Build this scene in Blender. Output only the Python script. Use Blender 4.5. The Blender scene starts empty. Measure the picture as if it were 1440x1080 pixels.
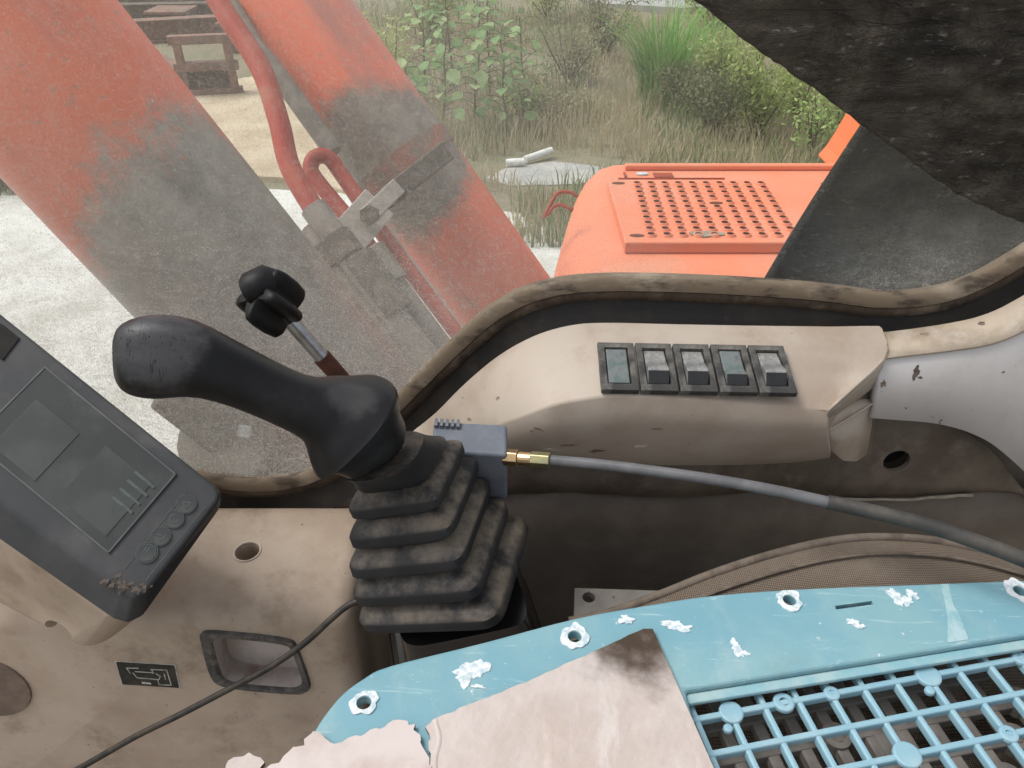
import bpy, bmesh, math, random
import numpy as np
from mathutils import Vector as V, Matrix, noise
random.seed(7); rng = np.random.default_rng(7)
scene = bpy.context.scene
COL = scene.collection
R = math.radians

# ------------------------------------------------------------------ camera, light, exposure
H = 2.35                      # eye height over the ground, metres
PITCH = 35.0
FPX = 1081.0                  # focal length in pixels of the 1440 wide photograph
cd = bpy.data.cameras.new('camera'); cam = bpy.data.objects.new('camera', cd); COL.objects.link(cam)
cam.location = (0, 0, H); cam.rotation_euler = (R(90 - PITCH), 0, 0)
cd.sensor_width = 36; cd.lens = 36 * FPX / 1440; cd.clip_start = .02; cd.clip_end = 600
scene.camera = cam
SUN_EL, SUN_AZ = R(60), R(-84)     # azimuth from +Y towards +X
w = bpy.data.worlds.new('World'); scene.world = w; w.use_nodes = True
nt = w.node_tree; nt.nodes.clear()
sky = nt.nodes.new('ShaderNodeTexSky'); sky.sky_type = 'NISHITA'; sky.sun_disc = False
sky.sun_elevation = SUN_EL; sky.sun_rotation = SUN_AZ; sky.dust_density = 4; sky.air_density = 1.0
hs = nt.nodes.new('ShaderNodeHueSaturation'); hs.inputs['Saturation'].default_value = .22
bg = nt.nodes.new('ShaderNodeBackground'); bg.inputs['Strength'].default_value = .15
wo = nt.nodes.new('ShaderNodeOutputWorld')
nt.links.new(sky.outputs[0], hs.inputs['Color']); nt.links.new(hs.outputs[0], bg.inputs[0]); nt.links.new(bg.outputs[0], wo.inputs[0])
sd = bpy.data.lights.new('sun', 'SUN'); sd.energy = 1.3; sd.angle = R(25); sd.color = (1, .96, .90)
so = bpy.data.objects.new('sun', sd); COL.objects.link(so)
sdir = V((math.sin(SUN_AZ) * math.cos(SUN_EL), math.cos(SUN_AZ) * math.cos(SUN_EL), math.sin(SUN_EL)))
so.rotation_euler = sdir.to_track_quat('Z', 'Y').to_euler()
scene.view_settings.view_transform = 'Standard'; scene.view_settings.look = 'None'
scene.view_settings.exposure = 0.42; scene.view_settings.gamma = 1
scene.cycles.max_bounces = 8; scene.cycles.transparent_max_bounces = 12

# ------------------------------------------------------------------ drawing-board helpers: sight lines to real places
CP, SP = math.cos(R(PITCH)), math.sin(R(PITCH))
def ray(u, v):
    a, b = (u - 720) / FPX, (540 - v) / FPX
    return V((a, CP + b * SP, -SP + b * CP))
EYE = V((0, 0, H))
def pd(u, v, d): return EYE + ray(u, v) * d
def py_(u, v, y): r = ray(u, v); return EYE + r * (y / r.y)
def pz(u, v, z): r = ray(u, v); return EYE + r * (z / r.z)          # z relative to the eye
def ground(u, v): return pz(u, v, -H)
def ppl(u, v, p, n):
    r = ray(u, v); return EYE + r * ((p - EYE).dot(n) / r.dot(n))
def spline(pts, n=8):
    """Catmull-Rom through tuples"""
    P = [np.array(p, float) for p in pts]; P = [2 * P[0] - P[1]] + P + [2 * P[-1] - P[-2]]
    out = []
    for i in range(1, len(P) - 2):
        for k in range(n):
            t = k / n
            out.append(.5 * ((2 * P[i]) + (-P[i-1] + P[i+1]) * t + (2*P[i-1] - 5*P[i] + 4*P[i+1] - P[i+2]) * t*t + (-P[i-1] + 3*P[i] - 3*P[i+1] + P[i+2]) * t**3))
    out.append(P[-2]); return [tuple(p) for p in out]

# ------------------------------------------------------------------ materials
def srgb(r, g, b):
    f = lambda c: (c / 12.92 if c <= .04045 else ((c + .055) / 1.055) ** 2.4)
    return (f(r / 255), f(g / 255), f(b / 255))
class NT:
    def __init__(s, name):
        s.m = bpy.data.materials.new(name); s.m.use_nodes = True; s.t = s.m.node_tree; s.t.nodes.clear()
        s.out = s.n('ShaderNodeOutputMaterial'); s.co = s.n('ShaderNodeTexCoord')
    def n(s, typ, **k):
        x = s.t.nodes.new(typ)
        for a, b in k.items(): setattr(x, a, b)
        return x
    def l(s, a, b): s.t.links.new(a, b)
    def noise(s, scale, detail=5, rough=.6, stretch=None, coord='Object', dist=0):
        x = s.n('ShaderNodeTexNoise'); x.inputs['Scale'].default_value = scale; x.inputs['Detail'].default_value = detail
        x.inputs['Roughness'].default_value = rough; x.inputs['Distortion'].default_value = dist
        c = s.co.outputs[coord]
        if stretch:
            mp = s.n('ShaderNodeMapping'); mp.inputs['Scale'].default_value = stretch; s.l(c, mp.inputs[0]); c = mp.outputs[0]
        s.l(c, x.inputs['Vector']); return x.outputs['Fac']
    def step(s, f, lo, hi, a=0., b=1.):
        x = s.n('ShaderNodeMapRange'); x.clamp = True; x.interpolation_type = 'SMOOTHSTEP'
        for i, q in zip((1, 2, 3, 4), (lo, hi, a, b)): x.inputs[i].default_value = q
        s.l(f, x.inputs[0]); return x.outputs[0]
    def math(s, op, a, b=None):
        x = s.n('ShaderNodeMath', operation=op)
        for i, q in enumerate((a, b)):
            if q is None: continue
            if isinstance(q, (int, float)): x.inputs[i].default_value = q
            else: s.l(q, x.inputs[i])
        return x.outputs[0]
    def mix(s, f, a, b):
        x = s.n('ShaderNodeMix', data_type='RGBA')
        for i, q in ((0, f), (6, a), (7, b)):
            if isinstance(q, (int, float)): x.inputs[i].default_value = q
            elif isinstance(q, tuple): x.inputs[i].default_value = (*q[:3], 1)
            else: s.l(q, x.inputs[i])
        return x.outputs[2]
    def up(s, lo=.3, hi=.95):
        g = s.n('ShaderNodeNewGeometry'); sp = s.n('ShaderNodeSeparateXYZ'); s.l(g.outputs['Normal'], sp.inputs[0]); return s.step(sp.outputs[2], lo, hi)
    def xyz(s, coord='Object'):
        sp = s.n('ShaderNodeSeparateXYZ'); s.l(s.co.outputs[coord], sp.inputs[0]); return sp.outputs
    def done(s, col, rough=.6, bumpf=None, bump=.2, dist=.002, metal=0, spec=.4, sss=0):
        p = s.n('ShaderNodeBsdfPrincipled')
        if isinstance(col, tuple): p.inputs['Base Color'].default_value = (*col[:3], 1)
        else: s.l(col, p.inputs['Base Color'])
        if isinstance(rough, (int, float)): p.inputs['Roughness'].default_value = rough
        else: s.l(rough, p.inputs['Roughness'])
        p.inputs['Metallic'].default_value = metal; p.inputs['Specular IOR Level'].default_value = spec
        if bumpf is not None:
            b = s.n('ShaderNodeBump'); b.inputs['Strength'].default_value = bump; b.inputs['Distance'].default_value = dist
            s.l(bumpf, b.inputs['Height']); s.l(b.outputs[0], p.inputs['Normal'])
        s.l(p.outputs[0], s.out.inputs[0]); s.p = p; return s.m

def worn(name, col, col2, rough=.6, scale=14, lo=.4, hi=.65, dust=None, dlo=.35, dhi=.7, dscale=25, dup=False, speck=None, speck_s=160, speck_t=(.66, .72), bump=.15, bscale=300, dist=.001, spec=.4, metal=0, stretch=None):
    """base colour broken by a second tone, settled dust and specks of dirt"""
    s = NT(name)
    c = s.mix(s.step(s.noise(scale, 6, .65, stretch), lo, hi), col, col2)
    rr = rough
    if dust:
        f = s.step(s.noise(dscale, 8, .7, stretch), dlo, dhi)
        if dup: f = s.math('MULTIPLY', f, s.up())
        c = s.mix(f, c, dust)
    if speck:
        c = s.mix(s.step(s.noise(speck_s, 4, .6), *speck_t), c, speck)
    return s.done(c, rr, s.noise(bscale, 4, .6), bump, dist, metal, spec)

BEIGE = (.44, .375, .315)
M = {}
M['beige'] = worn('beige_plastic', BEIGE, (.37, .30, .245), .55, 9, .42, .68, dust=(.33, .255, .195), dlo=.47, dhi=.78, dscale=17, speck=(.15, .11, .08), speck_s=150, speck_t=(.69, .76), bump=.10, bscale=700, dist=.0006)
M['beige_dirty'] = worn('dirty_beige_plastic', (.47, .38, .305), (.37, .285, .22), .62, 10, .35, .7, dust=(.24, .175, .125), dlo=.46, dhi=.74, dscale=13, speck=(.13, .10, .075), speck_s=150, speck_t=(.685, .75), bump=.12, bscale=500, dist=.0008)
M['beige_lit'] = worn('lit_beige_plastic', (.52, .44, .39), (.41, .33, .275), .55, 11, .42, .7, dust=(.30, .22, .165), dlo=.55, dhi=.8, dscale=15, speck=(.15, .11, .08), speck_s=190, speck_t=(.69, .75), bump=.10, bscale=600, dist=.0007)  # paler copy of the beige, light on upper faces put into the colour
M['white_trim'] = worn('off_white_trim', (.70, .675, .675), (.62, .575, .545), .95, 8, .40, .7, dust=(.50, .43, .375), dlo=.56, dhi=.8, dscale=12, speck=(.2, .15, .12), speck_s=120, speck_t=(.70, .75), bump=.08, bscale=300, spec=.12)
M['gasket_dust'] = worn('dusty_gasket', (.175, .132, .092), (.06, .044, .032), .8, 45, .48, .62, dust=(.33, .275, .21), dlo=.47, dhi=.67, dscale=24, bump=.12, bscale=350, stretch=(.35, 1, 1))
M['gasket_black'] = worn('black_gasket', (.014, .012, .011), (.03, .024, .018), .6, 20, dust=(.10, .075, .05), dlo=.58, dhi=.8, dscale=30, bump=.2)
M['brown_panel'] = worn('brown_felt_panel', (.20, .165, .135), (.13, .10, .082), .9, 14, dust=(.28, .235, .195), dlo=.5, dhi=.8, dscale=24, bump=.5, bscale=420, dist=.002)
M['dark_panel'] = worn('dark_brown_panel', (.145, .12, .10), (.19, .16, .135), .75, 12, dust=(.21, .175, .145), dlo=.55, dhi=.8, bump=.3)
M['black_plastic'] = worn('black_plastic', (.012, .012, .014), (.02, .02, .022), .38, 30, bump=.08, bscale=900, dist=.0004, spec=.5)
M['grip'] = worn('black_grip_rubber', (.009, .009, .011), (.015, .015, .018), .46, 18, dust=(.05, .048, .05), dlo=.56, dhi=.85, dscale=26, bump=.10, bscale=800, dist=.0004, spec=.38)
M['boot'] = worn('dusty_boot_rubber', (.012, .0125, .016), (.020, .020, .023), .6, 25, dust=(.17, .14, .105), dlo=.36, dhi=.66, dscale=30, dup=True, bump=.2, bscale=500, dist=.0008)
M['gloss_black'] = worn('glossy_black_cover', (.01, .01, .011), (.016, .015, .014), .2, 30, bump=.05, spec=.6)
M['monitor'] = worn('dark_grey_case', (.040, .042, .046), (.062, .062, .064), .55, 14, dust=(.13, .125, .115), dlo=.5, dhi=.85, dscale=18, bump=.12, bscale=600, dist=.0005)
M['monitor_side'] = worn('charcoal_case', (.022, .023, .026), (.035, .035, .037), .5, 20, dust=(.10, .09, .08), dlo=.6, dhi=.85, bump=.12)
M['screen'] = worn('dull_screen', (.042, .045, .045), (.060, .063, .061), .32, 9, dust=(.10, .105, .10), dlo=.5, dhi=.85, dscale=20, bump=.04)
M['lcd'] = worn('greenish_liquid_crystal', (.047, .053, .051), (.066, .074, .070), .35, 18, dust=(.065, .068, .067), dlo=.5, dhi=.8, dscale=25, bump=.03)
M['etch'] = worn('pale_print', (.085, .105, .095), (.06, .075, .068), .6, 60)
M['etch_white'] = worn('white_print', (.55, .54, .50), (.3, .28, .25), .6, 90)
M['sticker'] = worn('black_sticker', (.015, .016, .015), (.045, .042, .035), .45, 60)
M['steel'] = worn('dull_steel', (.42, .43, .46), (.30, .30, .32), .35, 60, metal=.9, bump=.05)
M['rust'] = worn('rust', (.10, .032, .018), (.05, .02, .014), .8, 60, bump=.4)
M['brass'] = worn('brass', (.62, .43, .22), (.5, .36, .2), .3, 80, metal=1, bump=.05)
M['brass_green'] = worn('tarnished_brass', (.40, .36, .19), (.3, .29, .17), .35, 80, metal=.9, bump=.05)
M['rubber_block'] = worn('blue_grey_rubber', (.11, .125, .155), (.15, .16, .185), .5, 30, dust=(.22, .215, .21), dlo=.5, dhi=.85, dup=True, bump=.1)
M['hose_grey'] = worn('grey_hose_sleeve', (.135, .135, .142), (.095, .095, .10), .25, 40, bump=.04, spec=.6)
M['hose_black'] = worn('black_hose', (.035, .034, .033), (.06, .056, .05), .55, 40, dust=(.10, .09, .075), dlo=.5, dhi=.8, bump=.1)
M['cable'] = worn('black_cable', (.016, .014, .013), (.05, .04, .03), .55, 40, bump=.1)
M['hole'] = worn('dark_hole', (.01, .009, .008), (.02, .016, .012), .8, 40)
M['orange'] = worn('faded_orange_paint', (.76, .235, .125), (.70, .27, .165), .55, 3, dust=(.66, .30, .19), dlo=.5, dhi=.9, dscale=5, speck=(.20, .045, .02), speck_s=60, speck_t=(.70, .76), bump=.05, bscale=60)
M['orange_dark'] = worn('grimy_orange_paint', (.36, .055, .02), (.25, .045, .02), .6, 20, dust=(.20, .10, .06), dlo=.5, dhi=.8)
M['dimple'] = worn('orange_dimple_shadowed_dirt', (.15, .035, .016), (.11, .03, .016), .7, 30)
M['red_pipe'] = worn('red_pipe_paint', (.42, .05, .03), (.50, .12, .075), .5, 12, dust=(.34, .24, .19), dlo=.52, dhi=.75, dscale=9)
M['grey_pipe'] = worn('mud_coated_pipe', (.20, .18, .15), (.30, .27, .23), .7, 20, dust=(.13, .115, .095), dlo=.5, dhi=.8)
M['pale_bracket'] = worn('pale_grey_bracket', (.46, .42, .37), (.36, .32, .28), .7, 30)
M['mud_bracket'] = worn('muddy_bracket', (.10, .083, .066), (.17, .145, .115), .85, 25, bump=.4)
def tray_material():
    s = NT('scuffed_blue_plastic')
    c = s.mix(s.step(s.noise(9, 7, .65), .38, .66), (.155, .32, .385), (.205, .365, .40))
    c = s.mix(s.step(s.noise(24, 8, .72, (1, .5, 1)), .5, .78, 0, .8), c, (.30, .42, .43))
    c = s.mix(s.step(s.noise(55, 6, .75, (.22, 1.6, 1), dist=2), .57, .68, 0, .65), c, (.40, .53, .55))          # long scratches
    c = s.mix(s.step(s.noise(15, 8, .75), .57, .75, 0, .55), c, (.19, .25, .24))                                  # grime
    c = s.mix(s.step(s.noise(170, 4, .7), .66, .73, 0, .8), c, (.58, .66, .67))
    return s.done(c, s.step(s.noise(12, 5, .6), .3, .7, .36, .6), s.noise(220, 5, .7), .12, .0008, spec=.45)
M['blue'] = tray_material()
M['chalk'] = worn('white_crust', (.66, .69, .71), (.40, .51, .55), .8, 200, .42, .62, bump=.5, bscale=300)
M['blue_pale'] = worn('paler_blue_plastic', (.34, .48, .51), (.20, .38, .43), .5, 70)
M['lattice'] = worn('grey_lattice', (.20, .18, .165), (.13, .115, .10), .6, 30, dust=(.26, .235, .21), dlo=.5, dhi=.8)
M['plate'] = worn('dusty_grey_plate', (.23, .215, .195), (.17, .155, .14), .7, 25, speck=(.07, .06, .05), bump=.15)

def cylinder_material(name, mud_from, mud_to, axis_noise=.06, patches=(), pm=False):
    """orange paint; caked grey dust below a ragged line along the local z axis (mud_from > mud_to), plus round dusty patches"""
    s = NT(name)
    c = s.mix(s.step(s.noise(4, 5, .6, (1, 1, .35)), .4, .66), (.82, .175, .085), (.72, .17, .10))
    c = s.mix(s.step(s.noise(7, 7, .7, (1, 1, .25)), .5, .72), c, (.46, .15, .115))
    c = s.mix(s.step(s.noise(60, 6, .7), .58, .7), c, (.42, .22, .17))
    x = s.xyz()
    wob = s.math('MULTIPLY', s.math('SUBTRACT', s.noise(5, 5, .6), .5), axis_noise * 3.2)
    wob = s.math('ADD', wob, s.math('MULTIPLY', s.math('SUBTRACT', s.noise(48, 7, .8), .5), .13))
    zz = s.math('ADD', x[2], wob)
    mud = s.mix(s.step(s.noise(30, 8, .75), .35, .7), (.27, .245, .215), (.41, .38, .335))
    mud = s.mix(s.step(s.noise(9, 6, .7), .48, .7), mud, (.16, .145, .13))
    if mud_from is not None: c = s.mix(s.step(zz, mud_from, mud_to), c, mud)
    for (px, py, pz_, r) in patches:
        d = s.n('ShaderNodeVectorMath', operation='DISTANCE'); s.l(s.co.outputs['Object'], d.inputs[0]); d.inputs[1].default_value = (px, py, pz_)
        f = s.math('ADD', d.outputs['Value'], wob)
        c = s.mix(s.step(f, r, r * (.84 if pm else .62)), c, mud if pm else s.mix(s.step(s.noise(26, 8, .75), .38, .7), (.18, .155, .13), (.31, .275, .23)))
    c = s.mix(s.step(s.noise(45, 7, .8, (1, 1, .12), dist=1.5), .62, .70, 0, .6), c, (.34, .27, .23))
    c = s.mix(s.step(s.noise(16, 8, .75, (1.6, 1.6, .2)), .62, .72, 0, .75), c, (.13, .075, .06))
    return s.done(c, .40, s.noise(120, 5, .65), .12, .003)

def glass_material():
    s = NT('dusty_window_glass')
    x = s.xyz()
    film = s.step(s.noise(3.5, 5, .55), .3, .7, .055, .145)
    f = s.math('ADD', s.step(s.noise(300, 4, .75, (1, 1, .5), dist=.8), .48, .66, 0, .20), s.step(s.noise(620, 2, .5), .56, .66, 0, .42))   # fine dust and dried splashes
    f = s.math('ADD', f, s.step(s.noise(70, 5, .75, (.3, 1, 1), dist=3), .55, .64, 0, .26))              # wiping scratches
    f = s.math('ADD', f, s.step(s.noise(22, 6, .7, (1, 1, .6), dist=1.2), .5, .75, 0, .10))
    side = s.step(s.math('ADD', x[0], s.math('MULTIPLY', s.noise(5, 4, .6), .2)), .32, .0, .12, 1)         # the front half of the pane is the dirtier one
    rear = s.math('MULTIPLY', s.step(x[0], .22, .38, 0, 1.5), s.step(s.math('ADD', x[2], s.math('MULTIPLY', s.noise(14, 5, .7), .14)), .16, .0, 0, 1))
    side = s.math('ADD', side, rear)
    low = s.step(s.math('ADD', x[2], s.math('MULTIPLY', s.noise(7, 6, .65), .22)), .22, -.12, 0, 1)       # grime thicker towards the foot of the pane
    f = s.math('MULTIPLY', s.math('MULTIPLY', f, side), s.math('ADD', s.math('MULTIPLY', low, .75), .30))
    film = s.math('MULTIPLY', film, s.math('MINIMUM', s.math('ADD', s.math('MULTIPLY', side, .95), .16), 1.1))
    f = s.math('ADD', s.math('ADD', f, film), s.math('MULTIPLY', s.math('MULTIPLY', low, side), .08))
    f = s.math('MINIMUM', f, .9)
    tr = s.n('ShaderNodeBsdfTransparent'); tr.inputs[0].default_value = (.97, .985, .975, 1)
    di = s.n('ShaderNodeBsdfDiffuse'); di.inputs[0].default_value = (.78, .76, .71, 1)
    tl = s.n('ShaderNodeBsdfTranslucent'); tl.inputs[0].default_value = (.86, .85, .81, 1)
    gl = s.n('ShaderNodeBsdfGlossy'); gl.inputs['Roughness'].default_value = .12
    m1 = s.n('ShaderNodeMixShader'); m1.inputs[0].default_value = .5; s.l(di.outputs[0], m1.inputs[1]); s.l(tl.outputs[0], m1.inputs[2])
    m2 = s.n('ShaderNodeMixShader'); s.l(f, m2.inputs[0]); s.l(tr.outputs[0], m2.inputs[1]); s.l(m1.outputs[0], m2.inputs[2])
    m3 = s.n('ShaderNodeMixShader'); m3.inputs[0].default_value = .02; s.l(m2.outputs[0], m3.inputs[1]); s.l(gl.outputs[0], m3.inputs[2])
    s.l(m3.outputs[0], s.out.inputs[0]); return s.m
M['glass'] = glass_material()
s = NT('clear_glass_edge'); M['glass_edge'] = s.done((.20, .23, .21), .3)

def black_sheet_material(name, pale, lo=.48, dk=1.0, bd=.05):
    s = NT(name)
    c = s.mix(s.step(s.noise(18, 7, .7), .4, .68), (.016 * dk, .013 * dk, .0105 * dk), (.040 * dk, .031 * dk, .023 * dk))
    c = s.mix(s.step(s.noise(9, 9, .78, dist=1.5), lo, lo + .22), c, pale)
    rip = s.noise(40, 6, .7, (.45, 1, 1.7), dist=1.2)
    c = s.mix(s.step(rip, .56, .72), c, (.105, .086, .066))  # ripple crests lightened in the colour, as if catching light
    c = s.mix(s.step(s.noise(170, 4, .7, (.4, 1, 1)), .60, .70), c, (.27, .25, .225))
    h = s.math('ADD', rip, s.math('MULTIPLY', s.noise(13, 5, .6), .9))
    h = s.math('ADD', h, s.math('MULTIPLY', s.noise(170, 4, .7), .25))
    return s.done(c, s.step(s.noise(20, 6, .7), .35, .65, .38, .6), h, 1.0, bd, spec=.5)
M['black_sheet'] = black_sheet_material('black_rubberised_sheet', (.125, .102, .078), .44, 2.1, .022)
M['black_sheet_low'] = black_sheet_material('scuffed_black_sheet', (.20, .19, .18), .53, .7, .05)

def cardboard_material():
    s = NT('weathered_cardboard')
    c = s.mix(s.step(s.noise(14, 7, .7), .38, .66), (.50, .445, .42), (.43, .37, .34))
    c = s.mix(s.step(s.noise(40, 6, .7, (1, .2, 1)), .55, .72), c, (.55, .50, .48))
    w_ = s.n('ShaderNodeTexWave'); w_.inputs['Scale'].default_value = 55; w_.inputs['Distortion'].default_value = .6
    mp = s.n('ShaderNodeMapping'); mp.inputs['Rotation'].default_value = (0, 0, R(24)); s.l(s.co.outputs['Object'], mp.inputs[0]); s.l(mp.outputs[0], w_.inputs[0])
    d = s.n('ShaderNodeVectorMath', operation='DISTANCE'); s.l(s.co.outputs['Object'], d.inputs[0]); s.stain = d.inputs[1]
    f = s.math('ADD', d.outputs['Value'], s.math('MULTIPLY', s.math('SUBTRACT', s.noise(35, 6, .6), .5), .07))
    c = s.mix(s.step(f, .05, .008), c, (.06, .042, .03))
    c = s.mix(s.step(s.noise(6, 7, .7), .5, .72, 0, .6), c, (.44, .345, .29))
    m = s.done(c, .85, s.math('ADD', s.math('MULTIPLY', w_.outputs['Fac'], .02), s.math('MULTIPLY', s.noise(11, 6, .6), 2.2)), .6, .004, spec=.2); m['k'] = 1
    return m, s.stain
M['cardboard'], STAIN = cardboard_material()
M['card_edge'] = worn('cardboard_edge', (.22, .155, .11), (.10, .075, .055), .9, 120, bump=.6)
def weave_material():
    s = NT('brown_woven_cloth')
    a = s.n('ShaderNodeTexWave'); a.bands_direction = 'X'; a.inputs['Scale'].default_value = 240; a.inputs['Distortion'].default_value = .4
    b = s.n('ShaderNodeTexWave'); b.bands_direction = 'Y'; b.inputs['Scale'].default_value = 240; b.inputs['Distortion'].default_value = .4
    for q in (a, b): s.l(s.co.outputs['Object'], q.inputs[0])
    h = s.math('MULTIPLY', a.outputs['Fac'], b.outputs['Fac'])
    c = s.mix(s.step(h, .05, .6), (.085, .066, .052), (.26, .21, .165))
    c = s.mix(s.step(s.noise(10, 6, .7), .45, .75), c, (.20, .165, .13))
    return s.done(c, .95, h, .5, .0015, spec=.15)
M['weave'] = weave_material()
M['piping'] = worn('brown_piping', (.15, .12, .095), (.09, .07, .055), .9, 60)

# ------------------------------------------------------------------ mesh helpers
def tagit(o, label=None, cat=None, group=None, kind=None):
    if label: o['label'] = label
    if cat: o['category'] = cat
    if group: o['group'] = group
    if kind: o['kind'] = kind
    return o
def thing(name, loc, label, cat, group=None):
    o = bpy.data.objects.new(name, None); COL.objects.link(o); o.location = loc; o.empty_display_size = .05
    return tagit(o, label, cat, group)
def wloc(o):
    p = V(o.location)
    while o.parent: o = o.parent; p += V(o.location)
    return p
def link(name, me, loc, parent):
    o = bpy.data.objects.new(name, me); COL.objects.link(o)
    if parent: o.parent = parent; o.location = V(loc) - wloc(parent)
    else: o.location = loc
    return o
def mobj(name, vs, fs, mat, parent=None, smooth=None, bevel=0, seg=2, origin=None, solid=0, sub=0, mats=None, fm=None):
    """world-space vertices -> object whose origin is its own centre"""
    vs = [V(v) for v in vs]
    c = V(origin) if origin is not None else sum(vs, V()) / len(vs)
    me = bpy.data.meshes.new(name); me.from_pydata([v - c for v in vs], [], fs)
    bm = bmesh.new(); bm.from_mesh(me); bmesh.ops.recalc_face_normals(bm, faces=bm.faces); bm.to_mesh(me); bm.free()
    for m_ in (mats or [mat]): me.materials.append(m_)
    if fm: me.polygons.foreach_set('material_index', fm)
    if smooth is not None:
        me.polygons.foreach_set('use_smooth', [True] * len(me.polygons)); me.set_sharp_from_angle(angle=R(smooth))
    o = link(name, me, c, parent)
    if solid: q = o.modifiers.new('solid', 'SOLIDIFY'); q.thickness = solid; q.offset = -1
    if bevel: q = o.modifiers.new('bevel', 'BEVEL'); q.width = bevel; q.segments = seg; q.limit_method = 'ANGLE'; q.angle_limit = R(30); q.harden_normals = False
    if sub: q = o.modifiers.new('sub', 'SUBSURF'); q.levels = sub; q.render_levels = sub
    return o
def rawmesh(name, vs, fs, mat, loc=(0, 0, 0), parent=None, smooth=False):
    me = bpy.data.meshes.new(name); me.from_pydata(vs, [], fs); me.materials.append(mat)
    if smooth: me.polygons.foreach_set('use_smooth', [True] * len(me.polygons))
    return link(name, me, loc, parent)
def loft(rings, cap=True, closed=True):
    vs = [p for r_ in rings for p in r_]; n = len(rings[0]); fs = []
    m_ = n if closed else n - 1
    for i in range(len(rings) - 1):
        for j in range(m_):
            a, b = i * n + j, i * n + (j + 1) % n
            fs.append((a, b, b + n, a + n))
    if cap and closed: fs.append(tuple(range(n))[::-1]); fs.append(tuple(range((len(rings) - 1) * n, len(rings) * n)))
    return vs, fs
def frames(pts):
    T = []
    for i in range(len(pts)):
        T.append((pts[min(i + 1, len(pts) - 1)] - pts[max(i - 1, 0)]).normalized())
    a = V((0, 0, 1)) if abs(T[0].z) < .9 else V((1, 0, 0))
    N = [(a - T[0] * a.dot(T[0])).normalized()]
    for i in range(1, len(pts)):
        n_ = N[-1] - T[i] * N[-1].dot(T[i]); N.append(n_.normalized())
    return T, N, [t.cross(n_) for t, n_ in zip(T, N)]
def tube(pts, r, n=12, rot=0):
    pts = [V(p) for p in pts]; T, N, B = frames(pts)
    rr = r if hasattr(r, '__len__') else [r] * len(pts)
    return loft([[p + (N[i] * math.cos(2 * math.pi * k / n + rot) + B[i] * math.sin(2 * math.pi * k / n + rot)) * rr[i] for k in range(n)] for i, p in enumerate(pts)])
def prism(poly, vec):
    """planar outline and an extrusion vector"""
    poly = [V(p) for p in poly]; n = len(poly); vec = V(vec)
    vs = poly + [p + vec for p in poly]
    fs = [tuple(range(n)), tuple(range(n, 2 * n))[::-1]] + [(i, i + n, (i + 1) % n + n, (i + 1) % n) for i in range(n)]
    return vs, fs
def box(c, ex, ey, ez):
    """centre and three half-axis vectors"""
    c, ex, ey, ez = V(c), V(ex), V(ey), V(ez)
    vs = [c + ex * a + ey * b + ez * d for d in (-1, 1) for b in (-1, 1) for a in (-1, 1)]
    return vs, [(0, 1, 3, 2), (4, 6, 7, 5), (0, 4, 5, 1), (2, 3, 7, 6), (0, 2, 6, 4), (1, 5, 7, 3)]
def abox(x0, x1, y0, y1, z0, z1):
    return box(((x0 + x1) / 2, (y0 + y1) / 2, (z0 + z1) / 2), ((x1 - x0) / 2, 0, 0), (0, (y1 - y0) / 2, 0), (0, 0, (z1 - z0) / 2))
def join(*parts):
    vs, fs = [], []
    for v, f in parts:
        k = len(vs); vs += [V(p) for p in v]; fs += [tuple(i + k for i in q) for q in f]
    return vs, fs
def disc_prism(c, n_, r, depth, seg=20, e=None, ry=None):
    """round plug: centre of its face, face normal, radius, depth below the face"""
    c, n_ = V(c), V(n_).normalized(); a = V(e) if e is not None else n_.orthogonal(); a = (a - n_ * a.dot(n_)).normalized(); b = n_.cross(a)
    ry = ry or r
    return prism([c + a * math.cos(2 * math.pi * k / seg) * r + b * math.sin(2 * math.pi * k / seg) * ry for k in range(seg)], -n_ * depth)
def bake(o):
    """apply modifiers"""
    dg = bpy.context.evaluated_depsgraph_get(); me = bpy.data.meshes.new_from_object(o.evaluated_get(dg))
    o.modifiers.clear(); old = o.data; o.data = me
    return o
def cut(o, shapes, hole_mat=None):
    """drill real holes"""
    if not shapes: return o
    vs, fs = join(*shapes)
    c = mobj('cutter', vs, fs, hole_mat or o.data.materials[0])
    md = o.modifiers.new('cut', 'BOOLEAN'); md.object = c; md.operation = 'DIFFERENCE'; md.solver = 'EXACT'; md.material_mode = 'TRANSFER' if hole_mat else 'INDEX'
    bpy.context.view_layer.update(); bake(o)
    me = c.data; bpy.data.objects.remove(c); bpy.data.meshes.remove(me)
    return o
def patch(rows, disp=None):
    """grid of points, one list per row; disp(p, i, j) moves each"""
    nr, nc = len(rows), len(rows[0]); vs = []
    for i in range(nr):
        for j in range(nc):
            p = V(rows[i][j]); vs.append(disp(p, i / (nr - 1), j / (nc - 1)) if disp else p)
    return vs, [(i * nc + j, i * nc + j + 1, (i + 1) * nc + j + 1, (i + 1) * nc + j) for i in range(nr - 1) for j in range(nc - 1)]
def lerp(a, b, t): return V(a) * (1 - t) + V(b) * t
def resample(pts, n):
    P = [V(p) for p in pts]; L = [0]
    for a, b in zip(P, P[1:]): L.append(L[-1] + (b - a).length)
    out = []; k = 0
    for i in range(n):
        t = L[-1] * i / (n - 1)
        while k < len(P) - 2 and L[k + 1] < t: k += 1
        out.append(lerp(P[k], P[k + 1], min(1, max(0, (t - L[k]) / max(1e-9, L[k + 1] - L[k])))))
    return out
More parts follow.
